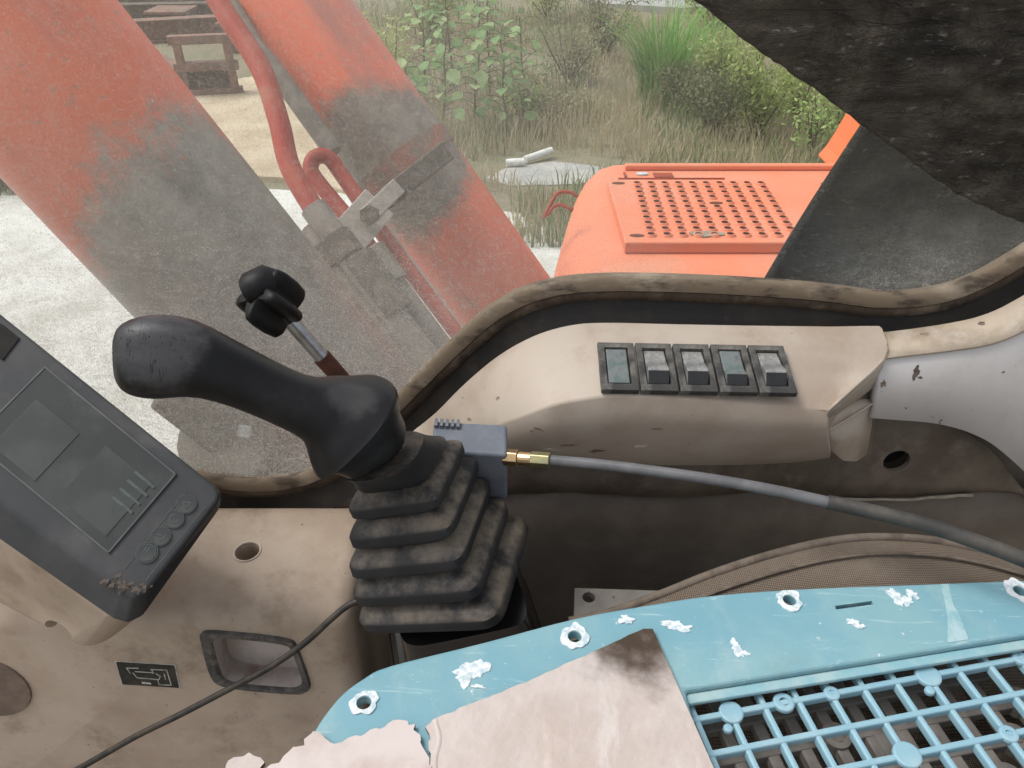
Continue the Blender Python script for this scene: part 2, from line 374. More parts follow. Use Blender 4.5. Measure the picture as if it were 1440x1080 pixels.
def ring_line(poly, width, n_, h):
    """thin raised line along a closed or open polyline lying in a plane of normal n_"""
    out = []
    for a, b in zip(poly, poly[1:]):
        a, b = V(a), V(b); d = (b - a); L = d.length; d.normalize()
        out.append(box((a + b) / 2 + n_ * h / 2, d * (L / 2 + width / 2), n_.cross(d) * width / 2, n_ * h / 2))
    return join(*out)
def splat(c, n_, r, h, jag=.35, seg=22, asp=1, e=None, seed=0):
    rr = random.Random(seed); n_ = V(n_).normalized(); a = V(e or n_.orthogonal()); a = (a - n_ * a.dot(n_)).normalized(); b = n_.cross(a)
    seg *= 2; ph = [rr.random() * 6.28 for _ in range(9)]
    q = [r * (1 + jag * .8 * sum(math.sin((m + 2) * 6.2832 * k / seg + ph[m]) / (1 + m * .35) for m in range(9)) / 2.0) for k in range(seg)]; q = [max(.25 * r, x) for x in q]
    return prism([V(c) + n_ * h + a * math.cos(2 * math.pi * k / seg) * q[k] + b * math.sin(2 * math.pi * k / seg) * q[k] * asp for k in range(seg)], -n_ * h * .9)

# ================================================================== THE GROUND OUTSIDE
s = NT('weedy_soil')
c = s.mix(s.step(s.noise(.9, 8, .7), .38, .66), (.28, .24, .17), (.18, .19, .105))
c = s.mix(s.step(s.noise(14, 8, .75), .5, .72), c, (.27, .235, .17))
M['soil'] = s.done(c, .95, s.noise(20, 8, .7), .6, .05)
s = NT('pale_concrete')
c = s.mix(s.step(s.noise(1.8, 9, .75), .42, .66), (.70, .69, .655), (.52, .505, .46))
c = s.mix(s.step(s.noise(12, 8, .75), .55, .8), c, (.46, .44, .39))
M['concrete'] = s.done(c, .9, s.noise(40, 6, .7), .4, .01)
s = NT('tan_earth')
c = s.mix(s.step(s.noise(2.2, 8, .7), .35, .7), (.62, .52, .38), (.45, .35, .24))
M['tan'] = s.done(c, .95, s.noise(25, 6, .7), .6, .03)
s = NT('grey_puddle_water')
M['puddle'] = s.done(s.mix(s.step(s.noise(5, 8, .7), .4, .7), (.36, .36, .35), (.50, .49, .46)), .5, s.noise(30, 6, .6), .2, .01)
n = 80
gx = np.concatenate([np.linspace(-150, -14, 12), np.linspace(-13, 14, 60), np.linspace(15, 150, 12)])
gy = np.concatenate([np.linspace(-60, 3, 6), np.linspace(3.5, 24, 60), np.linspace(25, 260, 14)])
def gh(x, y):
    f = min(1, max(0, (y - 5.5) / 3)) * min(1, max(0, (x + 2.6) / 1.2))
    f *= min(1, max(0, math.hypot((x - .35) / .95, (y - 6.6) / .6) - .9))
    return f * (.10 * noise.noise((x * .5, y * .5, 0)) + .04 * noise.noise((x * 1.7, y * 1.7, 3)))
vs = [(x, y, gh(x, y)) for y in gy for x in gx]
nx = len(gx)
fs = [(j * nx + i, j * nx + i + 1, (j + 1) * nx + i + 1, (j + 1) * nx + i) for j in range(len(gy) - 1) for i in range(nx - 1)]
g = rawmesh('ground', vs, fs, M['soil'], smooth=True); g['kind'] = 'structure'
def sheet(name, poly, z, mat):
    o = mobj(name, *prism([(p[0], p[1], z) for p in poly], (0, 0, -z - .12)), mat); o['kind'] = 'structure'; return o
sheet('concrete_yard', [(-9, .8), (.0, .8), (.15, 5.6), (-1.0, 6.0), (-2.4, 6.2), (-9, 6.0)], .02, M['concrete'])
P_ = [ground(u, v) for u, v in spline([(560, 300), (430, 262), (300, 250), (150, 215), (205, 165), (278, 131), (390, 112), (470, 150), (560, 215)], 4)]
sheet('tan_earth_bank', [(p.x, p.y) for p in P_], .05, M['tan'])
P_ = [ground(u, v) for u, v in spline([(686, 252), (712, 238), (745, 233), (790, 230), (838, 235), (858, 246), (820, 258), (770, 261), (728, 264), (686, 252)], 5)][:-1]
P_ = [V((p.x + .05 * noise.noise(p * 5), p.y + .05 * noise.noise(p * 4 + V((3, 0, 0))), 0)) for p in P_]
sheet('grey_puddle', [(p.x, p.y) for p in P_], .012, M['puddle'])
P_ = [ground(u, v) for u, v in ((640, 400), (660, 345), (735, 318), (790, 325), (860, 420))]
sheet('grey_concrete_path', [(p.x, p.y) for p in P_], .024, M['concrete'])
P_ = [ground(u, v) for u, v in ((790, -8), (830, 14), (960, 22), (1100, 8), (1100, -20), (800, -22))]
sheet('far_grey_road', [(p.x, p.y) for p in P_], .12, M['puddle'])

# broken white plastic pipe by the puddle
o = mobj('white_plastic_pipe', *join(tube([ground(738, 232) + V((0, 0, .05)), ground(775, 222) + V((0, 0, .07))], .032, 10), tube([ground(712, 236) + V((0, 0, .045)), ground(736, 235) + V((0, 0, .05))], .035, 10)), worn('white_pipe', (.78, .78, .76), (.62, .62, .58), .5, 20), smooth=40)
tagit(o, 'broken white pipe lying at the edge of the grey puddle', 'pipe')

# ------------------------------------------------------------------ plants
def leafmat(name, a, b, lo=.35, hi=.65, scale=3):
    s = NT(name)
    oi = s.n('ShaderNodeObjectInfo')
    c = s.mix(s.step(s.math('ADD', s.noise(scale, 4, .6), s.math('MULTIPLY', s.math('SUBTRACT', oi.outputs['Random'], .5), .5)), lo, hi), a, b)
    m = s.done(c, .55, spec=.3)
    tl = s.n('ShaderNodeBsdfTranslucent'); s.l(c, tl.inputs[0]); mx = s.n('ShaderNodeMixShader'); mx.inputs[0].default_value = .35
    s.l(s.p.outputs[0], mx.inputs[1]); s.l(tl.outputs[0], mx.inputs[2]); s.l(mx.outputs[0], s.out.inputs[0])
    return m
L_weed = leafmat('broad_leaf', (.23, .38, .15), (.42, .54, .26))
L_reed = leafmat('reed_blade', (.20, .40, .09), (.42, .60, .22), scale=9)
L_fern = leafmat('feathery_leaf', (.34, .41, .14), (.52, .56, .25), scale=5)
L_dark = leafmat('dark_leaf', (.18, .20, .10), (.30, .30, .17), scale=6)
L_dry = leafmat('dry_grass_blade', (.52, .435, .29), (.36, .345, .20), scale=1.3)
L_lime = leafmat('lime_leaf', (.28, .44, .11), (.40, .52, .19), scale=5)
STEM = worn('plant_stem', (.12, .13, .05), (.16, .11, .06), .8, 20)
TWIG = worn('brown_twig', (.10, .075, .05), (.14, .10, .07), .85, 20)

def leaf_mesh(name, mat, L=.13, W=.10):
    pts = [(0, 0), (.18, .62), (.42, 1), (.7, .72), (1, 0)]
    vs = [(0, 0, 0)]; 
    for t, w_ in pts[1:-1]: vs += [(W / 2 * w_, L * t, .012 - .02 * t), (0, L * t, -.01 * t), (-W / 2 * w_, L * t, .012 - .02 * t)]
    vs.append((0, L, -.025))
    fs = [(0, 1, 2), (0, 2, 3), (1, 4, 5, 2), (2, 5, 6, 3), (4, 7, 8, 5), (5, 8, 9, 6), (7, 10, 8), (8, 10, 9)]
    me = bpy.data.meshes.new(name); me.from_pydata(vs, [], fs); me.materials.append(mat); return me
LEAVES = [leaf_mesh('leaf', L_weed, .12, .10), leaf_mesh('leaf', L_weed, .16, .13)]
def broad_weed(p, h, nl, label):
    p = V((p.x, p.y, gh(p.x, p.y))); t = thing('broadleaf_weed', p, label, 'weed', 'broad leaved weeds beside the boom')
    lean = V((random.uniform(-.1, .1), random.uniform(-.1, .1), 1))
    sp = [p + lean * h * k / 6 + V((random.uniform(-.02, .02), random.uniform(-.02, .02), 0)) * (k > 0) for k in range(7)]
    st = [tube(sp, [.013 - .0014 * k for k in range(7)], 6)]
    for k in range(nl):
        f = .12 + .88 * (k + random.random()) / nl; a = k * 2.4 + random.uniform(-.5, .5)
        base = p + lean * h * f; reach = (.07 + .20 * (1 - f * .55)) * random.uniform(.5, 1.2)
        tip = base + V((math.cos(a) * reach, math.sin(a) * reach, reach * .35))
        st.append(tube([base, (base + tip) / 2 + V((0, 0, .02)), tip], .004, 4))
        o = link('leaf', random.choice(LEAVES), tip, t)
        o.rotation_euler = (R(random.uniform(-45, 10)), R(random.uniform(-25, 25)), a - math.pi / 2); sc = random.uniform(.65, 1.15); o.scale = (sc,) * 3
    mobj('stem', *join(*st), STEM, t, smooth=60)
WEED_LABELS = [
 (582, 196, .75, 24, 'low broad leaved weed at the foot of the far boom cylinder'),
 (622, 186, 1.05, 34, 'tall broad leaved weed next to the far boom cylinder'),
 (668, 182, 1.15, 38, 'tallest broad leaved weed in front of the leafy patch'),
 (712, 184, 1.0, 34, 'broad leaved weed with bluish leaves at the end of the leafy row by dry grass'),
 (596, 140, 1.0, 30, 'broad leaved weed half hidden by the upper part of the far boom cylinder'),
 (640, 132, 1.2, 36, 'broad leaved weed in the middle of the back row at the picture top'),
 (690, 130, 1.15, 36, 'broad leaved weed at the back of the leafy patch under the top edge'),
 (735, 138, .9, 28, 'broad leaved weed standing between the leafy patch and grey brush')]
for u, v, h, nl, lb in WEED_LABELS: broad_weed(ground(u, v), h, nl, lb)

def blades(p, n, rad, h0, h1, wd, spread, seg=5):
    vs, fs = [], []
    for _ in range(n):
        a = random.uniform(0, 6.283); r_ = rad * math.sqrt(random.random()); b = V((p.x + math.cos(a) * r_, p.y + math.sin(a) * r_, p.z))
        L = random.uniform(h0, h1); az = a + random.uniform(-.8, .8); out = V((math.cos(az), math.sin(az), 0)) * spread * random.uniform(.1, 1) * L
        side = V((-math.sin(az + random.uniform(-1, 1)), math.cos(az), 0)) * wd * random.uniform(.6, 1.2)
        k0 = len(vs)
        for k in range(seg):
            t = k / (seg - 1); q = b + out * t ** 2.0 + V((0, 0, L * (t - .28 * spread * t ** 3)))
            ww = side * (1 - t ** 2 * .97) * .5; vs += [q - ww, q + ww]
        fs += [(k0 + 2 * k, k0 + 2 * k + 1, k0 + 2 * k + 3, k0 + 2 * k + 2) for k in range(seg - 1)]
    return vs, fs
for (u, v, n, rad, h0, h1, lb) in ((928, 142, 300, .24, .6, 1.35, 'tall bright green reed clump arching in front of the far road'),
                                  (1000, 108, 120, .2, .5, 1.2, 'smaller reed clump by the edge of the black sheet')):
    p = ground(u, v); p = V((p.x, p.y, gh(p.x, p.y))); t = thing('reed_clump', p, lb, 'reeds', 'reed clumps in the weeds')
    o = rawmesh('blades', *blades(V((0, 0, 0)), n, rad, h0, h1, .022, .75), L_reed, p, t); o['kind'] = 'stuff'
    o = rawmesh('dry_blades', *blades(V((0, 0, 0)), n // 3, rad * 1.3, h0 * .4, h1 * .6, .016, .9), L_dry, p, t); o['kind'] = 'stuff'

def shrub(name, p, h, w_, mat, n, ls, label, cat='shrub', twigs=9, group='shrubs in the weeds'):
    p = V((p.x, p.y, gh(p.x, p.y))); t = thing(name, p, label, cat, group)
    st = []; vs = []; fs = []
    for k in range(twigs):
        a = random.uniform(0, 6.283); rr = w_ * math.sqrt(random.random()); top = p + V((math.cos(a) * rr, math.sin(a) * rr, h * random.uniform(.55, 1)))
        mid = lerp(p, top, .5) + V((random.uniform(-.06, .06), random.uniform(-.06, .06), .05)); sp = [p, mid, top]
        st.append(tube(sp, [.012, .008, .003], 5))
        for _ in range(n // twigs):
            f = random.uniform(.25, 1.05); q = lerp(p, mid, f * 2) if f < .5 else lerp(mid, top, f * 2 - 1)
            q = q + V((random.gauss(0, .085), random.gauss(0, .085), random.gauss(0, .06))) * (1.3 - .5 * f); q.z = max(q.z, p.z + .02)
            d = V((random.gauss(0, 1), random.gauss(0, 1), random.gauss(.4, .8))).normalized(); sd_ = d.orthogonal().normalized(); sd_.rotate(Matrix.Rotation(random.uniform(0, 6.28), 3, d))
            L = ls * random.uniform(.6, 1.4); k0 = len(vs); q = q - p
            vs += [q, q + d * L * .5 + sd_ * L * .2, q + d * L, q + d * L * .5 - sd_ * L * .2]; fs.append((k0, k0 + 1, k0 + 2, k0 + 3))
    mobj('stem', *join(*st), TWIG, t); o = rawmesh('foliage', vs, fs, mat, p, t); o['kind'] = 'stuff'
SHRUBS = [
 ('feathery_shrub', 1062, 196, .85, .34, L_fern, 2600, .05, 'feathery yellow green shrub behind the middle of the orange box'),
 ('feathery_shrub', 1118, 172, .80, .36, L_fern, 2400, .05, 'feathery yellow green shrub below the edge of the black sheet'),
 ('feathery_shrub', 1020, 150, .9, .40, L_fern, 2400, .05, 'olive feathery shrub at the back beside the smaller reeds'),
 ('dark_shrub', 1000, 190, .62, .28, L_dark, 1500, .045, 'dark shrub under the smaller reed clump'),
 ('dark_shrub', 965, 160, .5, .3, L_dark, 1200, .045, 'dark shrub at the foot of the tall reeds'),
 ('grey_brush', 800, 122, .75, .42, L_dark, 1700, .045, 'grey brown brush between the broad leaved weeds and tall reeds'),
 ('grey_brush', 850, 88, .8, .5, L_dark, 1800, .05, 'grey brown brush behind the tall reeds at the far road'),
 ('grey_brush', 768, 168, .5, .34, L_dry, 1100, .045, 'dry brush beside the last broad leaved weed'),
 ('lime_sapling', 1140, 218, .62, .2, L_lime, 480, .055, 'lime green sapling just behind the back rim of the orange box'),
 ('lime_sapling', 1185, 214, .9, .26, L_lime, 700, .055, 'lime green sapling next to the orange hood edge'),
 ('lime_sapling', 738, 172, .5, .16, L_lime, 420, .05, 'small lime green sapling in front of the broad leaved weeds'),
 ('olive_shrub', 560, 150, 1.0, .4, L_fern, 2200, .05, 'olive shrub right against the upper far boom cylinder'),
 ('olive_shrub', 20, 262, .5, .4, L_dark, 1600, .05, 'low olive shrub beyond the concrete yard past the near cylinder'),
 ('olive_shrub', -70, 240, .9, .6, L_fern, 1600, .06, 'olive shrub out past the yard corner'),
 ('olive_shrub', 1230, 120, 1.1, .5, L_fern, 1800, .06, 'tall olive shrub hidden by the black sheet'),
 ('olive_shrub', 770, 30, 1.0, .7, L_fern, 2000, .06, 'wide olive shrub at the far road'),
 ('olive_shrub', 600, 60, 1.0, .7, L_fern, 2000, .06, 'wide olive shrub behind the back row of broad weeds'),
 ('olive_shrub', 1010, 50, 1.0, .7, L_fern, 2000, .06, 'wide olive shrub behind the reed clumps')]
for nm, u, v, h, w_, mt, n, ls, lb in SHRUBS: shrub(nm, ground(u, v), h, w_, mt, n, ls, lb)

def field(n, x0, x1, y0, y1, h0, h1, wd, seed, keep):
    r_ = np.random.default_rng(seed); vs, fs = [], []
    X = r_.uniform(x0, x1, n); Y = y0 + (y1 - y0) * r_.uniform(0, 1, n) ** 1.5
    for x, y in zip(X, Y):
        k_ = keep(x, y)
        if k_ <= 0: continue
        z = gh(x, y); L = r_.uniform(h0, h1) * k_; a = r_.uniform(0, 6.28); lean = r_.uniform(0, .55) * L; dx, dy = math.cos(a) * lean, math.sin(a) * lean
        b_ = r_.uniform(0, 6.28); sx, sy = math.cos(b_) * wd, math.sin(b_) * wd; k = len(vs)
        vs += [(x - sx, y - sy, z), (x + sx, y + sy, z), (x + dx * .4 + sx * .7, y + dy * .4 + sy * .7, z + L * .6), (x + dx * .4 - sx * .7, y + dy * .4 - sy * .7, z + L * .6), (x + dx, y + dy, z + L * .95)]
        fs += [(k, k + 1, k + 2, k + 3), (k + 3, k + 2, k + 4)]
    return vs, fs
def patchy(lim, sc, off):
    def keep(x, y):
        if x < -2.2 - .25 * (y - 6) and y < 12: return 0
        if x < -3.4: return 0
        if x < -1.15 and y < 10.2: return 0
        e = ((x - .35) / .75) ** 2 + ((y - 6.65) / .38) ** 2
        if e < 1.15: return 0
        if y < 6.0 and x < 0: return 0
        f = noise.noise((x * sc, y * sc, off)) * .5 + .5
        return 0 if f < lim else .5 + .8 * f
    return keep
o = rawmesh('dry_grass', *field(36000, -4, 8, 5.0, 14, .10, .36, .006, 3, patchy(.33, .9, 1)), L_dry); o['kind'] = 'stuff'
o = rawmesh('green_grass', *field(22000, -4, 8, 5.0, 15, .10, .34, .007, 5, patchy(.5, .7, 7)), leafmat('green_grass_blade', (.20, .255, .11), (.31, .34, .17), scale=1.2)); o['kind'] = 'stuff'
o = rawmesh('yard_edge_grass', *field(14000, -9, -3.2, 6.0, 9, .05, .22, .008, 9, lambda x, y: 0 if (x > -4.2 + .2 * (y - 6) and y > 6.4) else 1), leafmat('yard_grass_blade', (.16, .18, .08), (.24, .24, .12), scale=1.2)); o['kind'] = 'stuff'

# rusty scrap behind the tan bank
RUST2 = worn('rusty_scrap_steel', (.27, .15, .115), (.17, .115, .09), .85, 5, dust=(.30, .22, .18), dlo=.5, dhi=.8, dscale=8, bump=.4)
RUST3 = worn('dark_scrap_steel', (.11, .088, .072), (.19, .145, .115), .85, 5, bump=.4)
def scrap_frame(p, rz, lx, lz, label):
    t = thing('rusty_steel_frame', p, label, 'scrap'); c, s_ = math.cos(rz), math.sin(rz); ex, ey = V((c, s_, 0)), V((-s_, c, 0)); ez = V((0, 0, 1))
    for a in (-1, 1): mobj('upright', *box(p + ex * lx * a + ez * lz / 2, ex * .04, ey * .05, ez * lz / 2), RUST2, t, bevel=.006)
    for b in (.1, .55, 1.0): mobj('crossbar', *box(p + ez * (lz * b + .005), ex * (lx + .08), ey * .055, ez * .045), RUST2, t, bevel=.006)
    mobj('back_plate', *box(p + ez * lz * .33 + ey * .075, ex * lx, ey * .012, ez * lz * .3), RUST3, t, bevel=.004)
scrap_frame(ground(300, 138) + V((0, 0, .0)), R(12), .26, .62, 'rusty steel frame standing between the two boom cylinders')
def scrap_beam(u0, v0, u1, v1, zz, hw, mat, label):
    a, b = ground(u0, v0), ground(u1, v1); d = (b - a) / 2; n_ = V((-d.y, d.x, 0)).normalized() * hw
    t = thing('rusty_beam', a, label, 'scrap', 'rusty beams of the scrap pile'); m_ = (a + b) / 2 + V((0, 0, zz))
    mobj('web', *box(m_, d, n_ * .25, V((0, 0, hw))), mat, t); mobj('flange', *box(m_ + V((0, 0, hw + .013)), d, n_, V((0, 0, .012))), mat, t); mobj('flange', *box(m_ - V((0, 0, hw + .013)), d, n_, V((0, 0, .012))), mat, t)
scrap_beam(170, 62, 330, 52, .16, .12, RUST2, 'rusty beam lying across the gap above the steel frame')
scrap_beam(150, 30, 340, 26, .12, .11, RUST3, 'dark beam lying behind the rusty beam at the top')
scrap_beam(200, 88, 262, 128, .14, .08, RUST2, 'short rusty beam slanting beside the near boom cylinder')
for i, (u, v, sx, sz, mt, lb) in enumerate(((215, 6, .8, .5, RUST3, 'dark rusty bin at the top between cylinders'), (240, 52, .28, .3, RUST3, 'dark steel block under the rusty beam'), (345, 75, .3, .34, RUST2, 'brown steel block half behind the hydraulic pipe'))):
    p = ground(u, v); t = thing('steel_block', p, lb, 'scrap')
    mobj('body', *abox(p.x - sx, p.x + sx, p.y, p.y + .5, 0, sz), mt, t, bevel=.02); mobj('rim', *abox(p.x - sx - .03, p.x + sx + .03, p.y - .03, p.y + .53, sz + .002, sz + .05), RUST2, t, bevel=.01)

# ================================================================== BOOM CYLINDERS
def cyl_thing(label, A, B, r, mat, over=(.5, .5)):
    ax = (B - A).normalized(); A2, B2 = A - ax * over[0], B + ax * over[1]
    t = thing('boom_cylinder', B2, label, 'hydraulic cylinder', 'boom lift cylinders')
    L = (B2 - A2).length; n = 48
    me = bpy.data.meshes.new('barrel')
    prof = [(r * .93, 0), (r, .012), (r, L - .012), (r * .93, L)]
    vs, fs = [], []
    for rr, z in prof:
        vs += [(math.cos(2 * math.pi * k / n) * rr, math.sin(2 * math.pi * k / n) * rr, L / 2 - z) for k in range(n)]
    for i in range(len(prof) - 1): fs += [(i * n + k, (i + 1) * n + k, (i + 1) * n + (k + 1) % n, i * n + (k + 1) % n) for k in range(n)]
    fs += [tuple(range(n)), tuple(range((len(prof) - 1) * n, len(prof) * n))[::-1]]
    me.from_pydata(vs, [], fs); me.materials.append(mat); me.polygons.foreach_set('use_smooth', [True] * len(fs)); me.set_sharp_from_angle(angle=R(40))
    o = link('barrel', me, (A2 + B2) / 2, t); o.rotation_euler = (-ax).to_track_quat('Z', 'Y').to_euler()
    return t, ax, o
A1, B1 = pd(53, 89, .95), pd(406, 494, 1.14)
near, ax1, nb = cyl_thing('near boom cylinder with orange upper half and grey dusty lower half', A1, B1, .126, cylinder_material('near_cylinder_paint', None, None), (.5, .16))
q = nb.matrix_basis.copy(); _i = q.to_3x3().inverted()
nb.data.materials[0] = cylinder_material('near_cylinder_paint_muddy', None, None, .05, patches=[(*(_i @ (pd(455, 470, .98) - wloc(nb))), .335)], pm=True)
A2, B2 = pd(430, 43, 1.75), pd(713, 430, 1.90)
mid2 = (A2 + B2) / 2
far, ax2, fb = cyl_thing('far boom cylinder, orange red with a muddy clamp band round it', A2, B2, .127, cylinder_material('far_cylinder_paint', None, None, .05), (.7, .5))
# local patch of mud round the clamp on the far barrel
q = fb.matrix_basis.copy(); loc_c = (q.to_3x3().inverted() @ (pd(562, 225, 1.70) - wloc(fb)))
fb.data.materials[0] = cylinder_material('far_cylinder_paint_muddy', None, None, .05, patches=[(*loc_c, .225)])
# clamp band on the far barrel and its bracket with the pipes
cpt = A2 + (B2 - A2) * .47
n_ = ax2.orthogonal().normalized(); b_ = ax2.cross(n_)
def band(c, r0, r1, wd):
    rings = []
    for zz, rr in ((-wd, r0), (-wd, r1), (wd, r1), (wd, r0)):
        rings.append([c + ax2 * zz + (n_ * math.cos(2 * math.pi * k / 40) + b_ * math.sin(2 * math.pi * k / 40)) * rr for k in range(40)])
    return loft(rings + [rings[0]], cap=False)
mobj('clamp_band', *band(cpt, .1275, .133, .022), worn('muddy_band', (.20, .15, .12), (.30, .12, .08), .8, 20), far, smooth=30)
def bar(a, b, hw, hh, up=(0, 0, 1)):
    a, b = V(a), V(b); d = (b - a) / 2; u_ = V(up); sdv = d.cross(u_).normalized(); u2 = sdv.cross(d).normalized()
    return box((a + b) / 2, d, sdv * hw, u2 * hh)
vw = (EYE - cpt).normalized()
mobj('clamp_bar', *bar(pd(535, 285, 1.62), pd(628, 212, 1.66), .022, .018, vw), M['mud_bracket'], far, bevel=.004)
mobj('pipe_bracket', *bar(pd(487, 338, 1.53), pd(533, 285, 1.585), .038, .006, vw), M['pale_bracket'], far, bevel=.002)
mobj('bracket_arm', *bar(pd(514, 306, 1.56), pd(560, 262, 1.615), .018, .007, vw), M['pale_bracket'], far, bevel=.002)
mobj('clamp_bolt', *tube([pd(521, 302, 1.545), pd(519, 303, 1.52)], .02, 6), M['mud_bracket'], far)

def px_tube(path, r, n=14, k=6):
    pts = spline(path, k); return tube([pd(u, v, d) for u, v, d in pts], r, n)
t = thing('hydraulic_pipe', pd(620, 500, 1.45), 'long bent hydraulic pipe between the two boom cylinders, pinkish red turning grey', 'pipe', 'hydraulic pipes along the far boom cylinder')
mobj('tube', *px_tube([(270, -60, 1.5), (318, 20, 1.5), (366, 95, 1.5), (392, 170, 1.5), (408, 235, 1.5), (445, 300, 1.5)], .021), M['red_pipe'], t, smooth=60)
mobj('hose', *px_tube([(440, 292, 1.5), (480, 345, 1.5), (540, 425, 1.5), (610, 515, 1.5), (680, 600, 1.5)], .026), M['grey_pipe'], t, smooth=60)
mobj('coupling', *px_tube([(502, 362, 1.498), (560, 440, 1.498)], .036, 6, 2), M['mud_bracket'], t, bevel=.003)
mobj('coupling', *px_tube([(470, 330, 1.499), (494, 362, 1.499)], .032, 6, 2), M['mud_bracket'], t, bevel=.003)
t = thing('hydraulic_pipe', pd(650, 500, 1.58), 'looped red hydraulic pipe with a tight bend beside the clamp', 'pipe', 'hydraulic pipes along the far boom cylinder')
mobj('tube', *px_tube([(545, 385, 1.56), (500, 320, 1.58), (452, 262, 1.6), (437, 238, 1.6), (444, 221, 1.6), (462, 222, 1.61), (482, 248, 1.62), (530, 318, 1.62), (590, 400, 1.62), (700, 545, 1.62)], .0165), M['red_pipe'], t, smooth=60)
mobj('hose', *px_tube([(535, 372, 1.555), (585, 440, 1.56), (660, 540, 1.57)], .024), M['grey_pipe'], t, smooth=60)
mobj('coupling', *px_tube([(520, 352, 1.556), (556, 400, 1.558)], .033, 6, 2), M['grey_pipe'], t, bevel=.003)
t = thing('hydraulic_pipe', pd(330, -60, 1.62), 'dark dusty hose running up beside the far cylinder at the picture top', 'pipe', 'hydraulic pipes along the far boom cylinder')
mobj('hose', *px_tube([(265, -70, 1.64), (322, 5, 1.64), (356, 62, 1.64), (396, 112, 1.65), (470, 215, 1.66)], .021), M['grey_pipe'], t, smooth=60)

t = thing('hydraulic_pipe', pd(640, 560, 1.5), 'straight grey hose nearest to the near boom cylinder', 'pipe', 'hydraulic pipes along the far boom cylinder')
mobj('hose', *px_tube([(438, 318, 1.53), (472, 368, 1.53), (530, 446, 1.53), (600, 540, 1.53), (660, 620, 1.53)], .022), M['grey_pipe'], t, smooth=60)
mobj('ferrule', *px_tube([(455, 343, 1.529), (476, 373, 1.529)], .027, 10, 2), M['mud_bracket'], t, bevel=.002)
t = thing('hydraulic_pipe', pd(700, 530, 1.6), 'thin pale pipe lying against the far boom cylinder below the clamp', 'pipe', 'hydraulic pipes along the far boom cylinder')
mobj('tube', *px_tube([(520, 292, 1.64), (575, 365, 1.64), (640, 452, 1.64), (720, 560, 1.64)], .0075), M['pale_bracket'], t, smooth=60)

# foot of the near cylinder seen under the hand grip
t = thing('cylinder_foot', pd(380, 600, 1.060), 'muddy cylinder foot bracket seen through the glass under the hand grip', 'bracket')
mobj('lug', *bar(pd(262, 588, 0.980), pd(330, 540, 0.960), .03, .05, (0, 0, 1)), M['mud_bracket'], t, bevel=.004)
mobj('pin_boss', *tube([pd(310, 628, 0.980), pd(352, 612, 1.100)], .055, 20), M['grey_pipe'], t, smooth=40)
mobj('base_plate', *bar(pd(285, 665, 1.040), pd(470, 640, 1.100), .10, .02, (0, 0, 1)), M['mud_bracket'], t, bevel=.004)
mobj('side_plate', *bar(pd(372, 585, 1.040), pd(450, 640, 1.060), .012, .07, (0, 0, 1)), M['orange_dark'], t, bevel=.004)
mobj('grease_tag', *bar(pd(336, 605, 0.960), pd(352, 608, 0.960), .007, .003, vw), M['chalk'], t)
mobj('edge_strip', *bar(pd(266, 640, 1.020), pd(293, 606, 1.020), .012, .012, vw), worn('peeling_orange', (.62, .36, .2), (.7, .55, .4), .7, 30), t)

# ================================================================== ORANGE BOX WITH STEP PLATE
ZT = -.85
tank = thing('orange_storage_box', (.5, 2.1, H - 1.6), 'orange storage box with a dimpled step plate outside the window', 'machine cover')
# body: rounded shoulders, lofted from left side round the top
sect = [(.085, -1.45), (.085, -1.02), (.105, -.935), (.15, -.88), (.215, -.856), (.30, ZT), (1.75, ZT), (1.75, -1.45)]
sect2 = [(.235, -1.45), (.235, -.97), (.255, -.905), (.29, -.868), (.335, -.853), (.40, ZT), (1.75, ZT), (1.75, -1.45)]
def ring_at(y, f, dz): return [V((a[0] * (1 - f) + b[0] * f, y, H + a[1] * (1 - f) + b[1] * f + (dz if 0 < i < 7 else 0))) for i, (a, b) in enumerate(zip(sect, sect2))]
rings = [ring_at(1.58, 0, -.16), ring_at(1.60, 0, -.07), ring_at(1.64, 0, -.02), ring_at(1.71, 0, 0), ring_at(2.0, .25, 0), ring_at(2.3, .62, 0), ring_at(2.44, .9, 0), ring_at(2.49, 1, -.01), ring_at(2.52, 1.1, -.05)]
mobj('body', *loft(rings), M['orange'], tank, smooth=50)
sill = worn('dusty_orange_sill', (.42, .30, .25), (.50, .17, .10), .8, 6, dust=(.36, .33, .29), dlo=.4, dhi=.7)
mobj('front_sill', *abox(.10, 1.7, 1.555, 1.577, H - 1.3, H - .935), sill, tank, bevel=.006)
def tp(u, v, h=0): return pz(u, v, ZT + h)
x0 = tp(868, 338).x; pl = [tp(864, 262), tp(1168, 262), tp(1210, 345), tp(868, 345)]
plate_z = .032
pa = (.285, 1.79, .99, 2.238)
plate = mobj('step_plate', *abox(pa[0], pa[2], pa[1], pa[3], H + ZT + .0015, H + ZT + plate_z), M['orange'], tank, bevel=.004)
